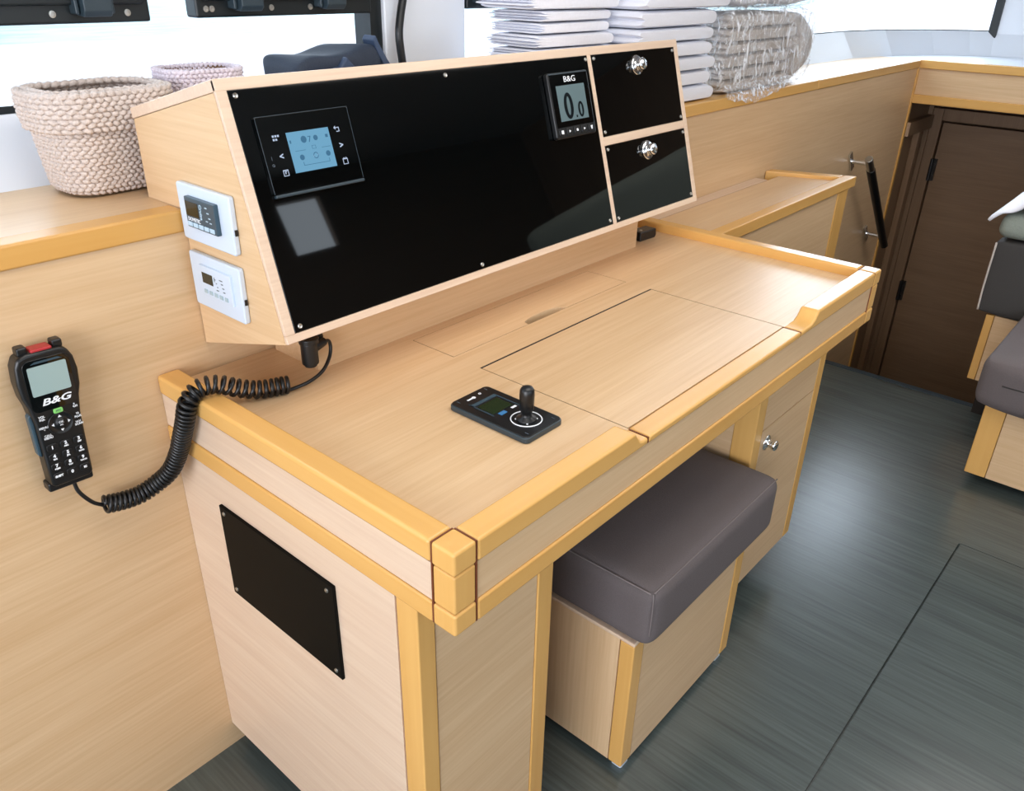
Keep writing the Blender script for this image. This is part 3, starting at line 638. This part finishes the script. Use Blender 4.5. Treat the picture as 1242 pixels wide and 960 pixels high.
bm = bmesh.new(); hprism(bm, [(-0.018,0.0835),(0.020,0.0835),(0.015,0.0860),(-0.013,0.0860)], FY-0.0016, FY); obj('screen_hood', bm, 'slate', hs)
HT = lambda x, z, d=-0.0006: T((x, FY+d, z)) @ Matrix.Rotation(PI/2, 4, 'X')
bm = bmesh.new(); text_bm(bm, 'B&G', 0.0125, HT(0.002, 0.0290, -0.0009), bold=0.00025, sx=1.5, shear=0.25); obj('lettering', bm, 'mark', hs)
bm = bmesh.new(); hprism(bm, rrect(0.0118, 0.0068, 0.002, cx=0.001, cy=0.0135), FY-0.0022, FY); gk = obj('green_key', bm, 'green', hs, bevel=0.001)
bm = bmesh.new(); text_bm(bm, 'PTT', 0.0036, HT(0.001, 0.0135, -0.0024)); obj('green_key_print', bm, 'slate', gk)
bm = bmesh.new(); lathe(bm, [(0.0165, 0), (0.0160, 0.0016), (0.0145, 0.0018), (0.0140, 0.0008), (0.006, 0.0008), (0.0055, 0.0022)], (0.001, FY, -0.0050), (0, -1, 0), 28); nv = obj('navigation_pad', bm, 'black', hs, smooth=True)
bm = bmesh.new()
for a in range(4):
    c, s = math.cos(a*PI/2), math.sin(a*PI/2); q = [(0.0118, 0), (0.0088, 0.0022), (0.0088, -0.0022)]
    hprism(bm, [(0.001+x*c-y*s, -0.005+x*s+y*c) for x, y in q], FY-0.0014, FY-0.0006)
text_bm(bm, 'OK', 0.0042, HT(0.001, -0.0032, -0.0024)); text_bm(bm, 'H/L', 0.0030, HT(0.001, -0.0072, -0.0024)); obj('arrows', bm, 'mark', nv)
for x, z, s_ in ((-0.0200, 0.0105, 'VOL'), (-0.0200, 0.0068, 'SQL'), (0.0215, 0.0155, '+'), (0.0225, 0.0120, 'CH'), (-0.0205, -0.0050, 'MENU'), (-0.0200, -0.0090, '*'), (0.0230, 0.0010, '16'), (0.0230, -0.0035, 'PLUS'), (0.0220, -0.0110, 'WX'), (0.0225, -0.0145, 'SCAN'), (-0.0175, -0.0175, 'CALL'), (-0.0175, -0.0210, 'MENU')):
    bm = bmesh.new(); text_bm(bm, s_, 0.0040, HT(x, z), bold=0.0001); obj('function_print', bm, 'mark', hs)
keys = [('1',''),('2','ABC'),('3','DEF'),('4','GHI'),('5','JKL'),('6','MNO'),('7','PQRS'),('8','TUV'),('9','WXYZ'),('SHIFT',''),('0',''),('IC','')]
for i, (a_, b_) in enumerate(keys):
    x = -0.0165+0.0170*(i % 3); z = -0.0355-0.0145*(i//3)
    bm = bmesh.new(); hprism(bm, rrect(0.0135, 0.0098, 0.003, cx=x, cy=z), FY-0.0016, FY+0.001); k = obj('key', bm, 'black', hs, bevel=0.001)
    bm = bmesh.new(); text_bm(bm, a_, 0.0062 if len(a_) == 1 else 0.0040, HT(x, z+(0.0014 if b_ else 0), -0.0018), bold=0.0003)
    if b_: text_bm(bm, b_, 0.0028, HT(x, z-0.0032, -0.0018), bold=0.0002)
    obj('key_print', bm, 'mark', k)

# coiled cord from the handset over the desk edge to the plug under the console
cc = thing('coiled_cord', 'black coiled cord running from the wall handset over the desk edge to the console', 'cord', (0, 0, 0))
gl = [(-0.1495, 0.590, 0.6905), (-0.1475, 0.588, 0.668), (-0.135, 0.585, 0.645), (-0.122, 0.583, 0.6335)]
bm = bmesh.new(); tube(bm, spline([(-0.1500, 0.592, 0.700)] + gl, 8), 0.0028, 8); obj('plain_lead', bm, 'cord', cc, smooth=True)
bm = bmesh.new(); tube(bm, [(-0.1505, 0.592, 0.704), (-0.150, 0.591, 0.693), (-0.1492, 0.590, 0.683)], [0.0058, 0.0055, 0.0036], 10); obj('strain_relief', bm, 'black', cc, smooth=True)
core = spline([(-0.122, 0.583, 0.6345), (-0.098, 0.580, 0.6300), (-0.072, 0.578, 0.6290), (-0.046, 0.574, 0.6380), (-0.028, 0.562, 0.6570), (-0.018, 0.546, 0.6900), (-0.0165, 0.527, 0.7250), (-0.0160, 0.510, 0.7560), (-0.012, 0.500, 0.7860),
               (0.002, 0.4975, 0.8010), (0.018, 0.4955, 0.8040), (0.036, 0.4900, 0.8000), (0.055, 0.4835, 0.7900), (0.078, 0.4740, 0.7820), (0.100, 0.4660, 0.7800), (0.120, 0.4590, 0.7800)], 60)
# resample by arc length, wind a helix round it
acc = [0.0]
for a, b in zip(core, core[1:]): acc.append(acc[-1] + (b-a).length)
tot = acc[-1]; STEP = 0.00045; N = int(tot/STEP); pts = []; j = 0; ph = 0.0; up = Vector((0, 0, 1)); HR = 0.0112
pp = []
for i in range(N+1):
    s = min(tot*i/N, tot-1e-6)
    while acc[j+1] < s: j += 1
    f = (s-acc[j])/(acc[j+1]-acc[j]); p = core[j].lerp(core[j+1], f); t = (core[j+1]-core[j]).normalized()
    sd = t.cross(up).normalized(); up = sd.cross(t).normalized()
    frac = s/tot
    pitch = 0.0066 if frac < 0.58 else 0.0066+0.0042*math.sin(PI*min(1, (frac-0.58)/0.42))
    ph += 2*PI*(tot/N)/pitch
    pp.append(p + (sd*math.cos(ph)+up*math.sin(ph))*HR)
bm = bmesh.new(); tube(bm, pp, 0.0030, 6); obj('coil', bm, 'cord', cc, smooth=True)
bm = bmesh.new(); tube(bm, spline([(0.119, 0.4585, 0.7705), (0.135, 0.451, 0.7745), (0.155, 0.449, 0.7775), (0.180, 0.4540, 0.7830), (0.200, 0.4630, 0.7950), (0.2075, 0.4680, 0.8080), (0.2050, 0.4680, 0.8190), (0.1960, 0.4655, 0.8225)], 10), 0.0028, 8); obj('plain_lead', bm, 'cord', cc, smooth=True)
bm = bmesh.new(); cyl(bm, (0.1680, 0.4660, 0.795), 0.0125, 0.034, 'z', 20); cyl(bm, (0.1680, 0.4660, 0.791), 0.0095, 0.005, 'z', 20)
tube(bm, [(0.170, 0.466, 0.817), (0.182, 0.466, 0.8205), (0.197, 0.4655, 0.8225)], [0.0085, 0.0085, 0.0060], 12)
cyl(bm, (0.1700, 0.468, 0.827), 0.0150, 0.009, 'z', 20); cyl(bm, (0.1850, 0.4870, 0.8250), 0.0170, 0.012, (0, -1, 0), 22)
obj('plug', bm, 'black', cc, bevel=0.0015)

# ================================================================== STOOL
st = thing('box_stool', 'wooden box stool with thick taupe suede cushion tucked under the desk', 'stool', (0, 0, 0))
sx0, sx1, sy0, sy1, sz0, sz1 = 0.440, 0.850, 0.022, 0.340, 0.018, 0.318
bobj('front_panel', (sx0+0.034, sx1-0.036, sy0+0.0012, sy0+0.018, sz0, sz1-0.001), 'veneer_x', st)
bobj('side_panel', (sx0+0.0015, sx0+0.018, sy0+0.030, sy1-0.030, sz0, sz1-0.001), 'veneer_z', st)
bobj('side_panel', (sx1-0.018, sx1-0.0015, sy0+0.030, sy1-0.030, sz0, sz1-0.001), 'veneer_z', st)
bobj('back_panel', (sx0+0.034, sx1-0.036, sy1-0.018, sy1-0.0012, sz0, sz1-0.001), 'veneer_x', st)
for x in (sx0, sx1-0.034):
    for y in (sy0, sy1-0.029):
        bobj('corner_post', (x, x+0.033, y, y+0.029, sz0, sz1-0.001), 'trim_z', st, 0.003)
bobj('top_board', (sx0, sx1, sy0, sy1, sz1-0.001, sz1+0.006), 'frame_x', st, 0.002)
bobj('bottom_board', (sx0+0.015, sx1-0.015, sy0+0.015, sy1-0.015, sz0, sz0+0.012), 'veneer_x', st)
for x in (sx0+0.012, sx1-0.04):
    for y in (sy0+0.006, sy1-0.03):
        bm = bmesh.new(); prism(bm, rrect(0.026, 0.022, 0.004, cx=x+0.013, cy=y+0.011), 'z', 0.0, sz0); obj('foot', bm, 'white_plastic', st)
def pad(bm, x0, x1, y0, y1, z0, z1, r, puff=0.008, n=10):
    """rounded upholstery block with slightly domed top"""
    bmesh.ops.create_cube(bm, size=1.0)
    bmesh.ops.subdivide_edges(bm, edges=bm.edges[:], cuts=n, use_grid_fill=True)
    hx, hy, hz = (x1-x0)/2, (y1-y0)/2, (z1-z0)/2; c = Vector(((x0+x1)/2, (y0+y1)/2, (z0+z1)/2))
    for v in bm.verts:
        # remap grid so that rows gather near the edges
        g = lambda t: math.copysign(abs(2*t)**0.62, t)
        p = Vector((g(v.co.x)*hx, g(v.co.y)*hy, g(v.co.z)*hz))
        q = Vector((max(-hx+r, min(hx-r, p.x)), max(-hy+r, min(hy-r, p.y)), max(-hz+r, min(hz-r, p.z))))
        d = p-q
        if d.length > 1e-9: p = q + d.normalized()*min(r, d.length)
        p.z += puff*(1-(p.x/hx)**2)*(1-(p.y/hy)**2)*(1 if p.z > 0 else 0)
        v.co = p+c
bm = bmesh.new(); pad(bm, 0.437, 0.905, -0.006, 0.330, sz1+0.006, 0.448, 0.024, 0.006, 14); cu = obj('cushion', bm, 'cushion', st, smooth=True, sub=1)
bm = bmesh.new()
sm = [(0.448+0.446*i/24, 0.0020, 0.4425) for i in range(25)]; tube(bm, sm, 0.0013, 5); sm = [(0.4425, 0.006+0.31*i/20, 0.4425) for i in range(21)]; tube(bm, sm, 0.0013, 5)
tube(bm, spline([(0.4465, 0.0030, 0.441), (0.4440, 0.0005, 0.430), (0.4435, -0.0005, 0.395), (0.4435, 0.0000, 0.355)], 6), 0.0011, 5)
obj('seam', bm, 'cushion_seam', cu, smooth=True)

# ================================================================== LOW CABINET behind the desk's right end
lc_ = thing('low_cabinet', 'low pale wooden cabinet with raised honey-coloured rim on the far side of the desk', 'cabinet', (0, 0, 0))
xe0, xe1 = 2.185, 2.092
bm = bmesh.new(); prism(bm, [(1.2525, 0.430), (xe0-0.03, 0.430), (xe1-0.032, 0.595), (1.2525, 0.595)], 'z', 0.735, 0.7535); obj('top', bm, 'veneer_x', lc_)
bm = bmesh.new(); prism(bm, [(1.2525, 0.398), (xe0+0.005, 0.398), (xe0-0.010, 0.432), (1.2525, 0.432)], 'z', 0.733, 0.765); obj('front_rim', bm, 'trim_x', lc_, bevel=0.003)
bm = bmesh.new(); prism(bm, [(xe0-0.048, 0.4335), (xe0-0.010, 0.4335), (xe1, YR-0.002), (xe1-0.042, YR-0.002)], 'z', 0.733, 0.765); obj('end_rim', bm, 'trim_y', lc_, bevel=0.003)
bobj('back_strip', (1.2525, 1.985, 0.5985, YR-0.002, 0.745, 0.7535), 'frame_x', lc_)
bobj('front_panel', (1.2525, 2.078, 0.408, 0.426, 0.02, 0.7328), 'veneer_x', lc_)
bobj('corner_post', (2.080, 2.158, 0.405, 0.432, 0.02, 0.7328), 'trim_z', lc_, 0.002)
bm = bmesh.new(); prism(bm, [(2.140, 0.433), (2.158, 0.433), (2.085, YR-0.002), (2.067, YR-0.002)], 'z', 0.02, 0.7328); obj('end_panel', bm, 'veneer_z', lc_)
bobj('plinth', (1.27, 2.05, 0.45, 0.63, 0.0, 0.0199), 'recess_shade', lc_)

# ================================================================== HANDRAIL beside the steps
hr = thing('grab_rail', 'sloping black grab rail on chrome brackets beside the companionway', 'handrail', (0, 0, 0))
A = Vector((2.80, YR-0.075, 0.700)); B = Vector((3.245, YR-0.075, 0.270)); dv = (B-A).normalized()
bm = bmesh.new(); cyl(bm, A+dv*0.055, 0.0165, (B-A).length-0.055, dv, 22); obj('grip', bm, 'black', hr, bevel=0.003)
bm = bmesh.new(); cyl(bm, A-dv*0.012, 0.0145, 0.070, dv, 22); obj('end_cap', bm, 'steel', hr, bevel=0.002)
for t in (0.020, (B-A).length-0.075):
    p = A+dv*t
    bm = bmesh.new(); cyl(bm, (p.x, p.y, p.z), 0.0085, 0.070, 'y', 16); q = Vector((p.x, YR-0.005, p.z))
    for ang in (0.9,):
        mt = T(q) @ Matrix.Rotation(ang, 4, 'Y'); b2 = bmesh.new(); box(b2, -0.042, 0.042, -0.003, 0.005, -0.012, 0.012); b2.transform(mt)
        me = bpy.data.meshes.new('t'); b2.to_mesh(me); b2.free(); bm.from_mesh(me); bpy.data.meshes.remove(me)
    obj('bracket', bm, 'chrome', hr, bevel=0.001)

# ================================================================== SOFA at the right edge
so = thing('sofa', 'wooden bench seat with charcoal cushions at the right beyond the steps', 'sofa', (0, 0, 0))
bobj('corner_post', (1.950, 1.985, -0.222, -0.166, 0.030, 0.252), 'trim_z', so, 0.003)
bobj('front_panel', (1.953, 1.970, -2.0, -0.2235, 0.030, 0.252), 'veneer_y', so)
bobj('side_panel', (1.986, 2.40, -0.184, -0.168, 0.030, 0.252), 'veneer_x', so)
bobj('plinth', (2.03, 2.38, -2.0, -0.21, 0.0, 0.030), 'recess_shade', so)
bobj('seat_board', (1.955, 2.40, -2.0, -0.17, 0.252, 0.262), 'veneer_y', so)
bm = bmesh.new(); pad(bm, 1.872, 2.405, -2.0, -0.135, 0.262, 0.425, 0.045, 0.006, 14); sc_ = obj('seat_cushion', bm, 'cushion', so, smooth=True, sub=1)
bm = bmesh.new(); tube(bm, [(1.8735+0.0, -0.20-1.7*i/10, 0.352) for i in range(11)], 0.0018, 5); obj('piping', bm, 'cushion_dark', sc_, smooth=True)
bobj('back_post', (2.420, 2.455, -0.052, -0.028, 0.120, 0.352), 'trim_z', so, 0.003)
bobj('back_panel', (2.423, 2.450, -2.0, -0.0535, 0.120, 0.352), 'veneer_y', so)
bobj('back_foot', (2.43, 2.45, -2.0, -0.07, 0.0, 0.120), 'recess_shade', so)
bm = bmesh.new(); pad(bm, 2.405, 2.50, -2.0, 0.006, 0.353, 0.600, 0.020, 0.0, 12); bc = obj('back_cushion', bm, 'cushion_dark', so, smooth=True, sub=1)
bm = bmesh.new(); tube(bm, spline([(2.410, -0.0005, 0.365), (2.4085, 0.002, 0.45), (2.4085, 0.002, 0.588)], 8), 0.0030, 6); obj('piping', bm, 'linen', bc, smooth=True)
# pillow and white cloth lying on top of the backrest
def blob(bm, x0, x1, y0, y1, z0, z1, r, n, amp, seed, puff=0.0):
    pad(bm, x0, x1, y0, y1, z0, z1, r, puff, n); rnd = random.Random(seed); ph = [rnd.uniform(0, 6) for _ in range(9)]
    for v in bm.verts:
        p = v.co
        v.co += Vector((math.sin(p.y*31+ph[0])*math.cos(p.z*40+ph[1]), math.sin(p.x*33+ph[2])*math.cos(p.z*37+ph[3]), math.sin(p.x*23+ph[4])*math.cos(p.y*27+ph[5])))*amp
bm = bmesh.new(); blob(bm, 2.395, 2.64, -0.225, 0.012, 0.603, 0.685, 0.035, 10, 0.005, 3)
pw = tag(obj('pillow', bm, 'pillow', smooth=True, sub=1), 'grey-green pillow lying on top of the sofa backrest', 'pillow')
nx, ny_ = 14, 24
bm = bmesh.new(); grid = []
for i in range(nx+1):
    row = []
    for j in range(ny_+1):
        x = 2.380+0.27*i/nx; y = 0.036-0.262*j/ny_; t = max(0.0, min(1.0, (0.012-y)/0.16))
        z = 0.690+0.085*math.sin(t*PI/2)-0.0
        if y > 0.008: z -= (y-0.008)*1.2
        if i == 0: z -= 0.026*min(1, t*3+0.3)
        z += 0.004*math.sin(y*60+i)*math.cos(i*0.9)
        row.append(bm.verts.new((x-0.006*math.sin(j*0.8), y, z)))
    grid.append(row)
for i in range(nx):
    for j in range(ny_): bm.faces.new((grid[i][j], grid[i+1][j], grid[i+1][j+1], grid[i][j+1]))
cloth = obj('folded_cloth', bm, 'sheet', smooth=True, sub=1); md = cloth.modifiers.new('solid', 'SOLIDIFY'); md.thickness = 0.008; md.offset = -1
tag(cloth, 'white cloth draped over the pillow on the sofa backrest', 'cloth')

bm = bmesh.new(); blob(bm, 2.455, 2.62, -1.35, -0.24, 0.605, 1.17, 0.07, 10, 0.006, 21)  # out-of-view cushion added for the lower flap door to reflect
tag(obj('reflection_cushion', bm, 'pillow', smooth=True, sub=1), 'large unseen grey-green cushion added on the sofa back for its reflection', 'cushion')
# ================================================================== BASKETS on the shelf
def basket(name, label, cx, cy, z0, w, d, h, mat, rows, rot, flare, band=True):
    t = thing(name, label, 'basket', (cx, cy, z0), (0, 0, rot))
    def ring(k, ww, dd, z, nper, amp, off, r):
        o = rrect(ww, dd, min(ww, dd)*0.34, 14); pts = []
        per = []; tot_ = 0
        for i in range(len(o)):
            a = Vector(o[i]); b = Vector(o[(i+1) % len(o)]); per.append((a, b, tot_)); tot_ += (b-a).length
        n = nper*4
        for i in range(n):
            s = tot_*i/n; seg_ = [q for q in per if q[2] <= s][-1]; a, b, s0 = seg_; ln = (b-a).length
            p = a.lerp(b, (s-s0)/ln if ln > 1e-9 else 0)
            tn = (b-a).normalized() if ln > 1e-9 else Vector((1, 0)); nr = Vector((tn.y, -tn.x))
            wv = math.sin(2*PI*i/4 + (PI if k % 2 else 0)+0.4)
            p = p + nr*(off + amp*wv)
            pts.append((p.x, p.y, z+0.0012*math.sin(i*1.7+k)))
        return pts
    bm = bmesh.new()
    for k in range(rows):
        f = k/(rows-1); g = 1-flare*(1-f)**1.4
        if k == 0: g -= 0.05
        tube(bm, ring(k, w*g, d*g, 0.006+(h-0.012)*f, 46, 0.0021, 0, 0.0042), 0.0038, 6, closed=True)
    body = obj('woven_wall', bm, mat, t, smooth=True)
    bm = bmesh.new()
    n_ = 60
    lo = rrect(w*(1-flare)-0.004, d*(1-flare)-0.004, min(w, d)*0.3, 14); hi = rrect(w-0.006, d-0.006, min(w, d)*0.33, 14)
    a = [bm.verts.new((x, y, 0.002)) for x, y in lo]; b = [bm.verts.new((x, y, h-0.006)) for x, y in hi]
    for i in range(len(a)): bm.faces.new((a[i], a[(i+1) % len(a)], b[(i+1) % len(a)], b[i]))
    bm.faces.new(a[::-1]); obj('light_block_shell', bm, 'basket_in', t, smooth=False)  # solid shell added behind the weave to block light
    if band:
        bm = bmesh.new(); m_ = max(4, rows//3+1)
        for k in range(m_):
            f = k/(m_-1); g = 1-flare*(0.33*(1-f))**1.4
            tube(bm, ring(k, w*g, d*g, h*0.66+0.006+(h*0.34)*f, 46, 0.0023, 0.0082+0.002*math.sin(f*PI), 0.0044), 0.0041, 6, closed=True)
        tube(bm, ring(1, w, d, h+0.006, 40, 0.0024, 0.0055, 0.005), 0.0046, 6, closed=True); tube(bm, ring(0, w, d, h+0.008, 40, 0.0024, -0.002, 0.005), 0.0046, 6, closed=True)
        obj('rolled_rim', bm, mat, t, smooth=True)
    return t
basket('woven_basket', 'woven straw basket with folded rim at the left end of the shelf', 0.081, 0.806, SH+0.0015, 0.176, 0.124, 0.134, 'basket', 22, math.radians(2), 0.13)
basket('woven_basket', 'pale woven basket partly hidden behind the console beside the straw basket', 0.255, 0.820, SH+0.0015, 0.122, 0.095, 0.160, 'basket_pale', 26, math.radians(-4), 0.10, False)

# ---- navy bag behind the console
bg = thing('fabric_bag', 'dark navy fabric bag lying on the shelf behind the console', 'bag', (0.50, 0.80, SH+0.001), (0, 0, math.radians(-3)))
bm = bmesh.new(); pad(bm, -0.105, 0.085, -0.055, 0.06, 0.0, 0.172, 0.014, 0.0, 10)
for v in bm.verts:
    p = v.co; v.co.z += 0.012*(p.x/0.1)*(p.z/0.165) + 0.005*math.sin(p.x*60+p.y*20)*(p.z/0.165); v.co.y += 0.006*math.sin(p.x*45+p.z*30)
obj('body', bm, 'navy', bg, smooth=True, sub=1)
bm = bmesh.new(); pts_ = [(0.068, 0.196), (0.076, 0.180), (0.092, 0.155), (0.112, 0.130), (0.106, 0.124), (0.084, 0.145), (0.070, 0.168), (0.062, 0.188)]
prism(bm, pts_, 'y', -0.05, -0.015); obj('flap', bm, 'navy_light', bg, bevel=0.002)
bm = bmesh.new(); prism(bm, [(-0.098, 0.0), (0.080, 0.0), (0.080, 0.138), (0.045, 0.142), (0.012, 0.146), (-0.008, 0.166), (-0.022, 0.150), (-0.045, 0.144), (-0.090, 0.146)], 'y', -0.066, -0.050); obj('front_fold', bm, 'navy_light', bg, bevel=0.004)

# ---- black hose on the window mullion
bm = bmesh.new(); tube(bm, spline([(0.800, 0.905, 1.40), (0.782, 0.905, 1.29), (0.766, 0.903, 1.235), (0.757, 0.900, 1.20), (0.758, 0.898, 1.165), (0.766, 0.893, 1.09), (0.772, 0.884, 1.022)], 8), 0.0085, 12)
tag(obj('hose', bm, 'black', smooth=True), 'black hose running down the white window pillar', 'hose')

# ================================================================== LINEN on the shelf
ORD = ['lowest', 'second', 'third', 'fourth', 'fifth', 'sixth', 'seventh', 'eighth', 'ninth', 'tenth', 'eleventh', 'twelfth', 'thirteenth', 'fourteenth']
def folded(name, x0, x1, y0, y1, z0, h, mat, label, cat, group, layers, seed, turn=0.0):
    """a folded cloth: a rounded block whose right end is a soft fold; the free edges show as grooves"""
    rnd = random.Random(seed)
    bm = bmesh.new(); outline = []
    n = 10; r = h/2*0.96
    # profile in x,z with a round nose at x1 and grooved leaves at x0
    for i in range(n+1):
        a = -PI/2+PI*i/n; outline.append((x1-r+r*1.15*math.cos(a), z0+h/2+r*math.sin(a)))
    g = layers
    for i in range(g):
        za = z0+h*0.02+(h*0.96)*(g-i)/g; zb = z0+h*0.02+(h*0.96)*(g-i-1)/g; e = rnd.uniform(0, 0.024)
        outline += [(x0+0.012+e, za-0.0006), (x0+e+0.002, (za+zb)/2+h*0.25/g), (x0+e, (za+zb)/2-h*0.15/g), (x0+0.012+e, zb+0.0008)]
    m_ = 10; rows_ = []
    for k in range(m_+1):
        f = k/m_; y = y0+(y1-y0)*f; row = []
        sq = 1.0-0.25*(max(0, abs(f-0.5)*2-0.75)/0.25)**2
        for x, z in outline:
            zz = z0+h/2+(z-z0-h/2)*sq
            row.append(bm.verts.new((x+0.004*math.sin(f*5+seed*1.3)*(1 if x > (x0+x1)/2 else 0.7), y, zz)))
        rows_.append(row)
    for a, b in zip(rows_, rows_[1:]):
        for i in range(len(a)): bm.faces.new((a[i], a[(i+1) % len(a)], b[(i+1) % len(a)], b[i]))
    bm.faces.new(rows_[0]); bm.faces.new(rows_[-1][::-1]); bmesh.ops.recalc_face_normals(bm, faces=bm.faces)
    if turn: bmesh.ops.rotate(bm, verts=bm.verts, cent=((x0+x1)/2, (y0+y1)/2, z0), matrix=Matrix.Rotation(turn, 3, 'Z'))
    o = obj(name, bm, mat, smooth=True); md = o.modifiers.new('bevel', 'BEVEL'); md.width = 0.005; md.segments = 3; md.limit_method = 'ANGLE'; md.angle_limit = math.radians(60)
    return tag(o, label, cat, group)
z = SH+0.0012
hts = [0.040, 0.038, 0.036, 0.036, 0.034, 0.040, 0.044, 0.040, 0.036]
ends = [1.665, 1.640, 1.650, 1.625, 1.635, 1.640, 1.690, 1.700, 1.690]
for i, (h_, e_) in enumerate(zip(hts, ends)):
    folded('folded_towel', 1.275+0.006*math.sin(i*2), e_, 0.655+0.004*math.sin(i*1.7), 0.860, z, h_-0.0008, 'towel', '%s thick white towel in the tall stack between sheets and wrapped linen' % (ORD[i] + (' from the bottom' if i else '')).replace('lowest', 'lowest'), 'towel', 'white towels stacked on the shelf', 2, i)
    z += h_
z = SH+0.0012
for i in range(12):
    h_ = 0.024 if i % 3 else 0.028
    folded('folded_sheet', 0.985+0.012*math.sin(i*1.9)-(0.02 if i > 8 else 0), 1.255+0.006*math.sin(i*2.3), 0.716+0.006*math.sin(i*1.1), 0.868, z, h_-0.0006, 'sheet', '%s white folded sheet in the stack nearest the window pillar' % (ORD[i] + (' from the bottom' if i else '')), 'sheet', 'white sheets stacked on the shelf', 4, 40+i, math.radians(3.5*math.sin(i*2.7)))
    z += h_
z = SH+0.0025
for i, h_ in enumerate((0.034, 0.030, 0.036, 0.032, 0.036, 0.038)):
    folded('folded_linen', 1.735+0.01*math.sin(i*1.3), 2.17+0.012*math.sin(i*2.1), 0.672+0.004*math.sin(i), 0.850, z, h_-0.001, 'linen', '%s beige folded linen inside the clear plastic bag' % (ORD[i] + (' from the bottom' if i else '')), 'linen', 'beige linen in the plastic bag', 2, 80+i)
    z += h_
zt = z
folded('linen_bundle', 2.19, 2.30, 0.668, 0.850, SH+0.0025, 0.205, 'linen', 'upright beige linen bundle at the right end of the wrapped stack', 'linen', None, 3, 99)
# clear bag
pb = thing('plastic_bag', 'crinkled clear plastic bag wrapped round the beige linen on the shelf', 'plastic bag', (0, 0, 0))
def film(name, x0, x1, y0, y1, z0, z1, seed, parent, amp=0.012, n=26, skirt=False):
    bm = bmesh.new(); bmesh.ops.create_cube(bm, size=1.0); bmesh.ops.subdivide_edges(bm, edges=bm.edges[:], cuts=n, use_grid_fill=True)
    rnd = random.Random(seed); ph = [rnd.uniform(0, 6.28) for _ in range(10)]
    c = Vector(((x0+x1)/2, (y0+y1)/2, (z0+z1)/2))
    for v in bm.verts:
        p = v.co; l6 = (abs(2*p.x)**8+abs(2*p.y)**8+abs(2*p.z)**8)**(1/8); p = p/max(l6, 1e-6)
        q = Vector((p.x*(x1-x0), p.y*(y1-y0), p.z*(z1-z0)))+c
        k = math.sin(q.x*70+q.z*25+ph[0])*math.sin(q.z*17+ph[1])+0.7*math.sin(q.x*130-q.z*40+ph[2]+q.y*60)+0.5*rnd.uniform(-1, 1)
        nrm = Vector((2*p.x, 2*p.y, 2*p.z)).normalized()
        d = nrm*amp*k*0.45; d.z *= 0.3
        v.co = q+d
        if v.co.z < SH+0.002: v.co.z = SH+0.002
    return obj(name, bm, 'film', parent, smooth=True)
film('film', 1.715, 2.325, 0.655, 0.862, SH+0.002, zt+0.012, 5, pb)
# loose gathered end hanging over the shelf edge
bm = bmesh.new(); rows_ = []
for i in range(19):
    f = i/18; row = []
    for j in range(9):
        g_ = j/8; x = 1.70+0.50*f; y = 0.652-0.026*math.sin(g_*PI*0.5)*(1-0.5*abs(f-0.4)); zz = SH+0.030-(0.055*g_)*(1-abs(f-0.33)*1.25)
        row.append(bm.verts.new((x+0.008*math.sin(j*2+i), y-0.006*abs(math.sin(i*1.9+j)), zz+0.004*math.sin(i*2.7))))
    rows_.append(row)
for a, b in zip(rows_, rows_[1:]):
    for j in range(8): bm.faces.new((a[j], a[j+1], b[j+1], b[j]))
obj('gathered_end', bm, 'film', pb, smooth=True)
# second, printed packet on top
pk = thing('plastic_packet', 'white printed plastic packet of linen on top of the wrapped stack', 'packet', (0, 0, 0))
bm = bmesh.new(); blob(bm, 1.72, 2.30, 0.665, 0.850, zt+0.020, zt+0.12, 0.03, 10, 0.006, 11); obj('wrapped_linen', bm, 'sheet', pk, smooth=True, sub=1)
film('film', 1.705, 2.315, 0.652, 0.862, zt+0.014, zt+0.13, 9, pk, 0.010)
bm = bmesh.new(); text_bm(bm, 'TEX', 0.030, T((1.90, 0.650, zt+0.060)) @ Matrix.Rotation(PI/2, 4, 'X')) if False else cyl(bm, (1.98, 0.648, zt+0.058), 0.012, 0.002, 'y', 14); box(bm, 2.02, 2.10, 0.646, 0.648, zt+0.045, zt+0.060); obj('print', bm, 'print_green', pk)
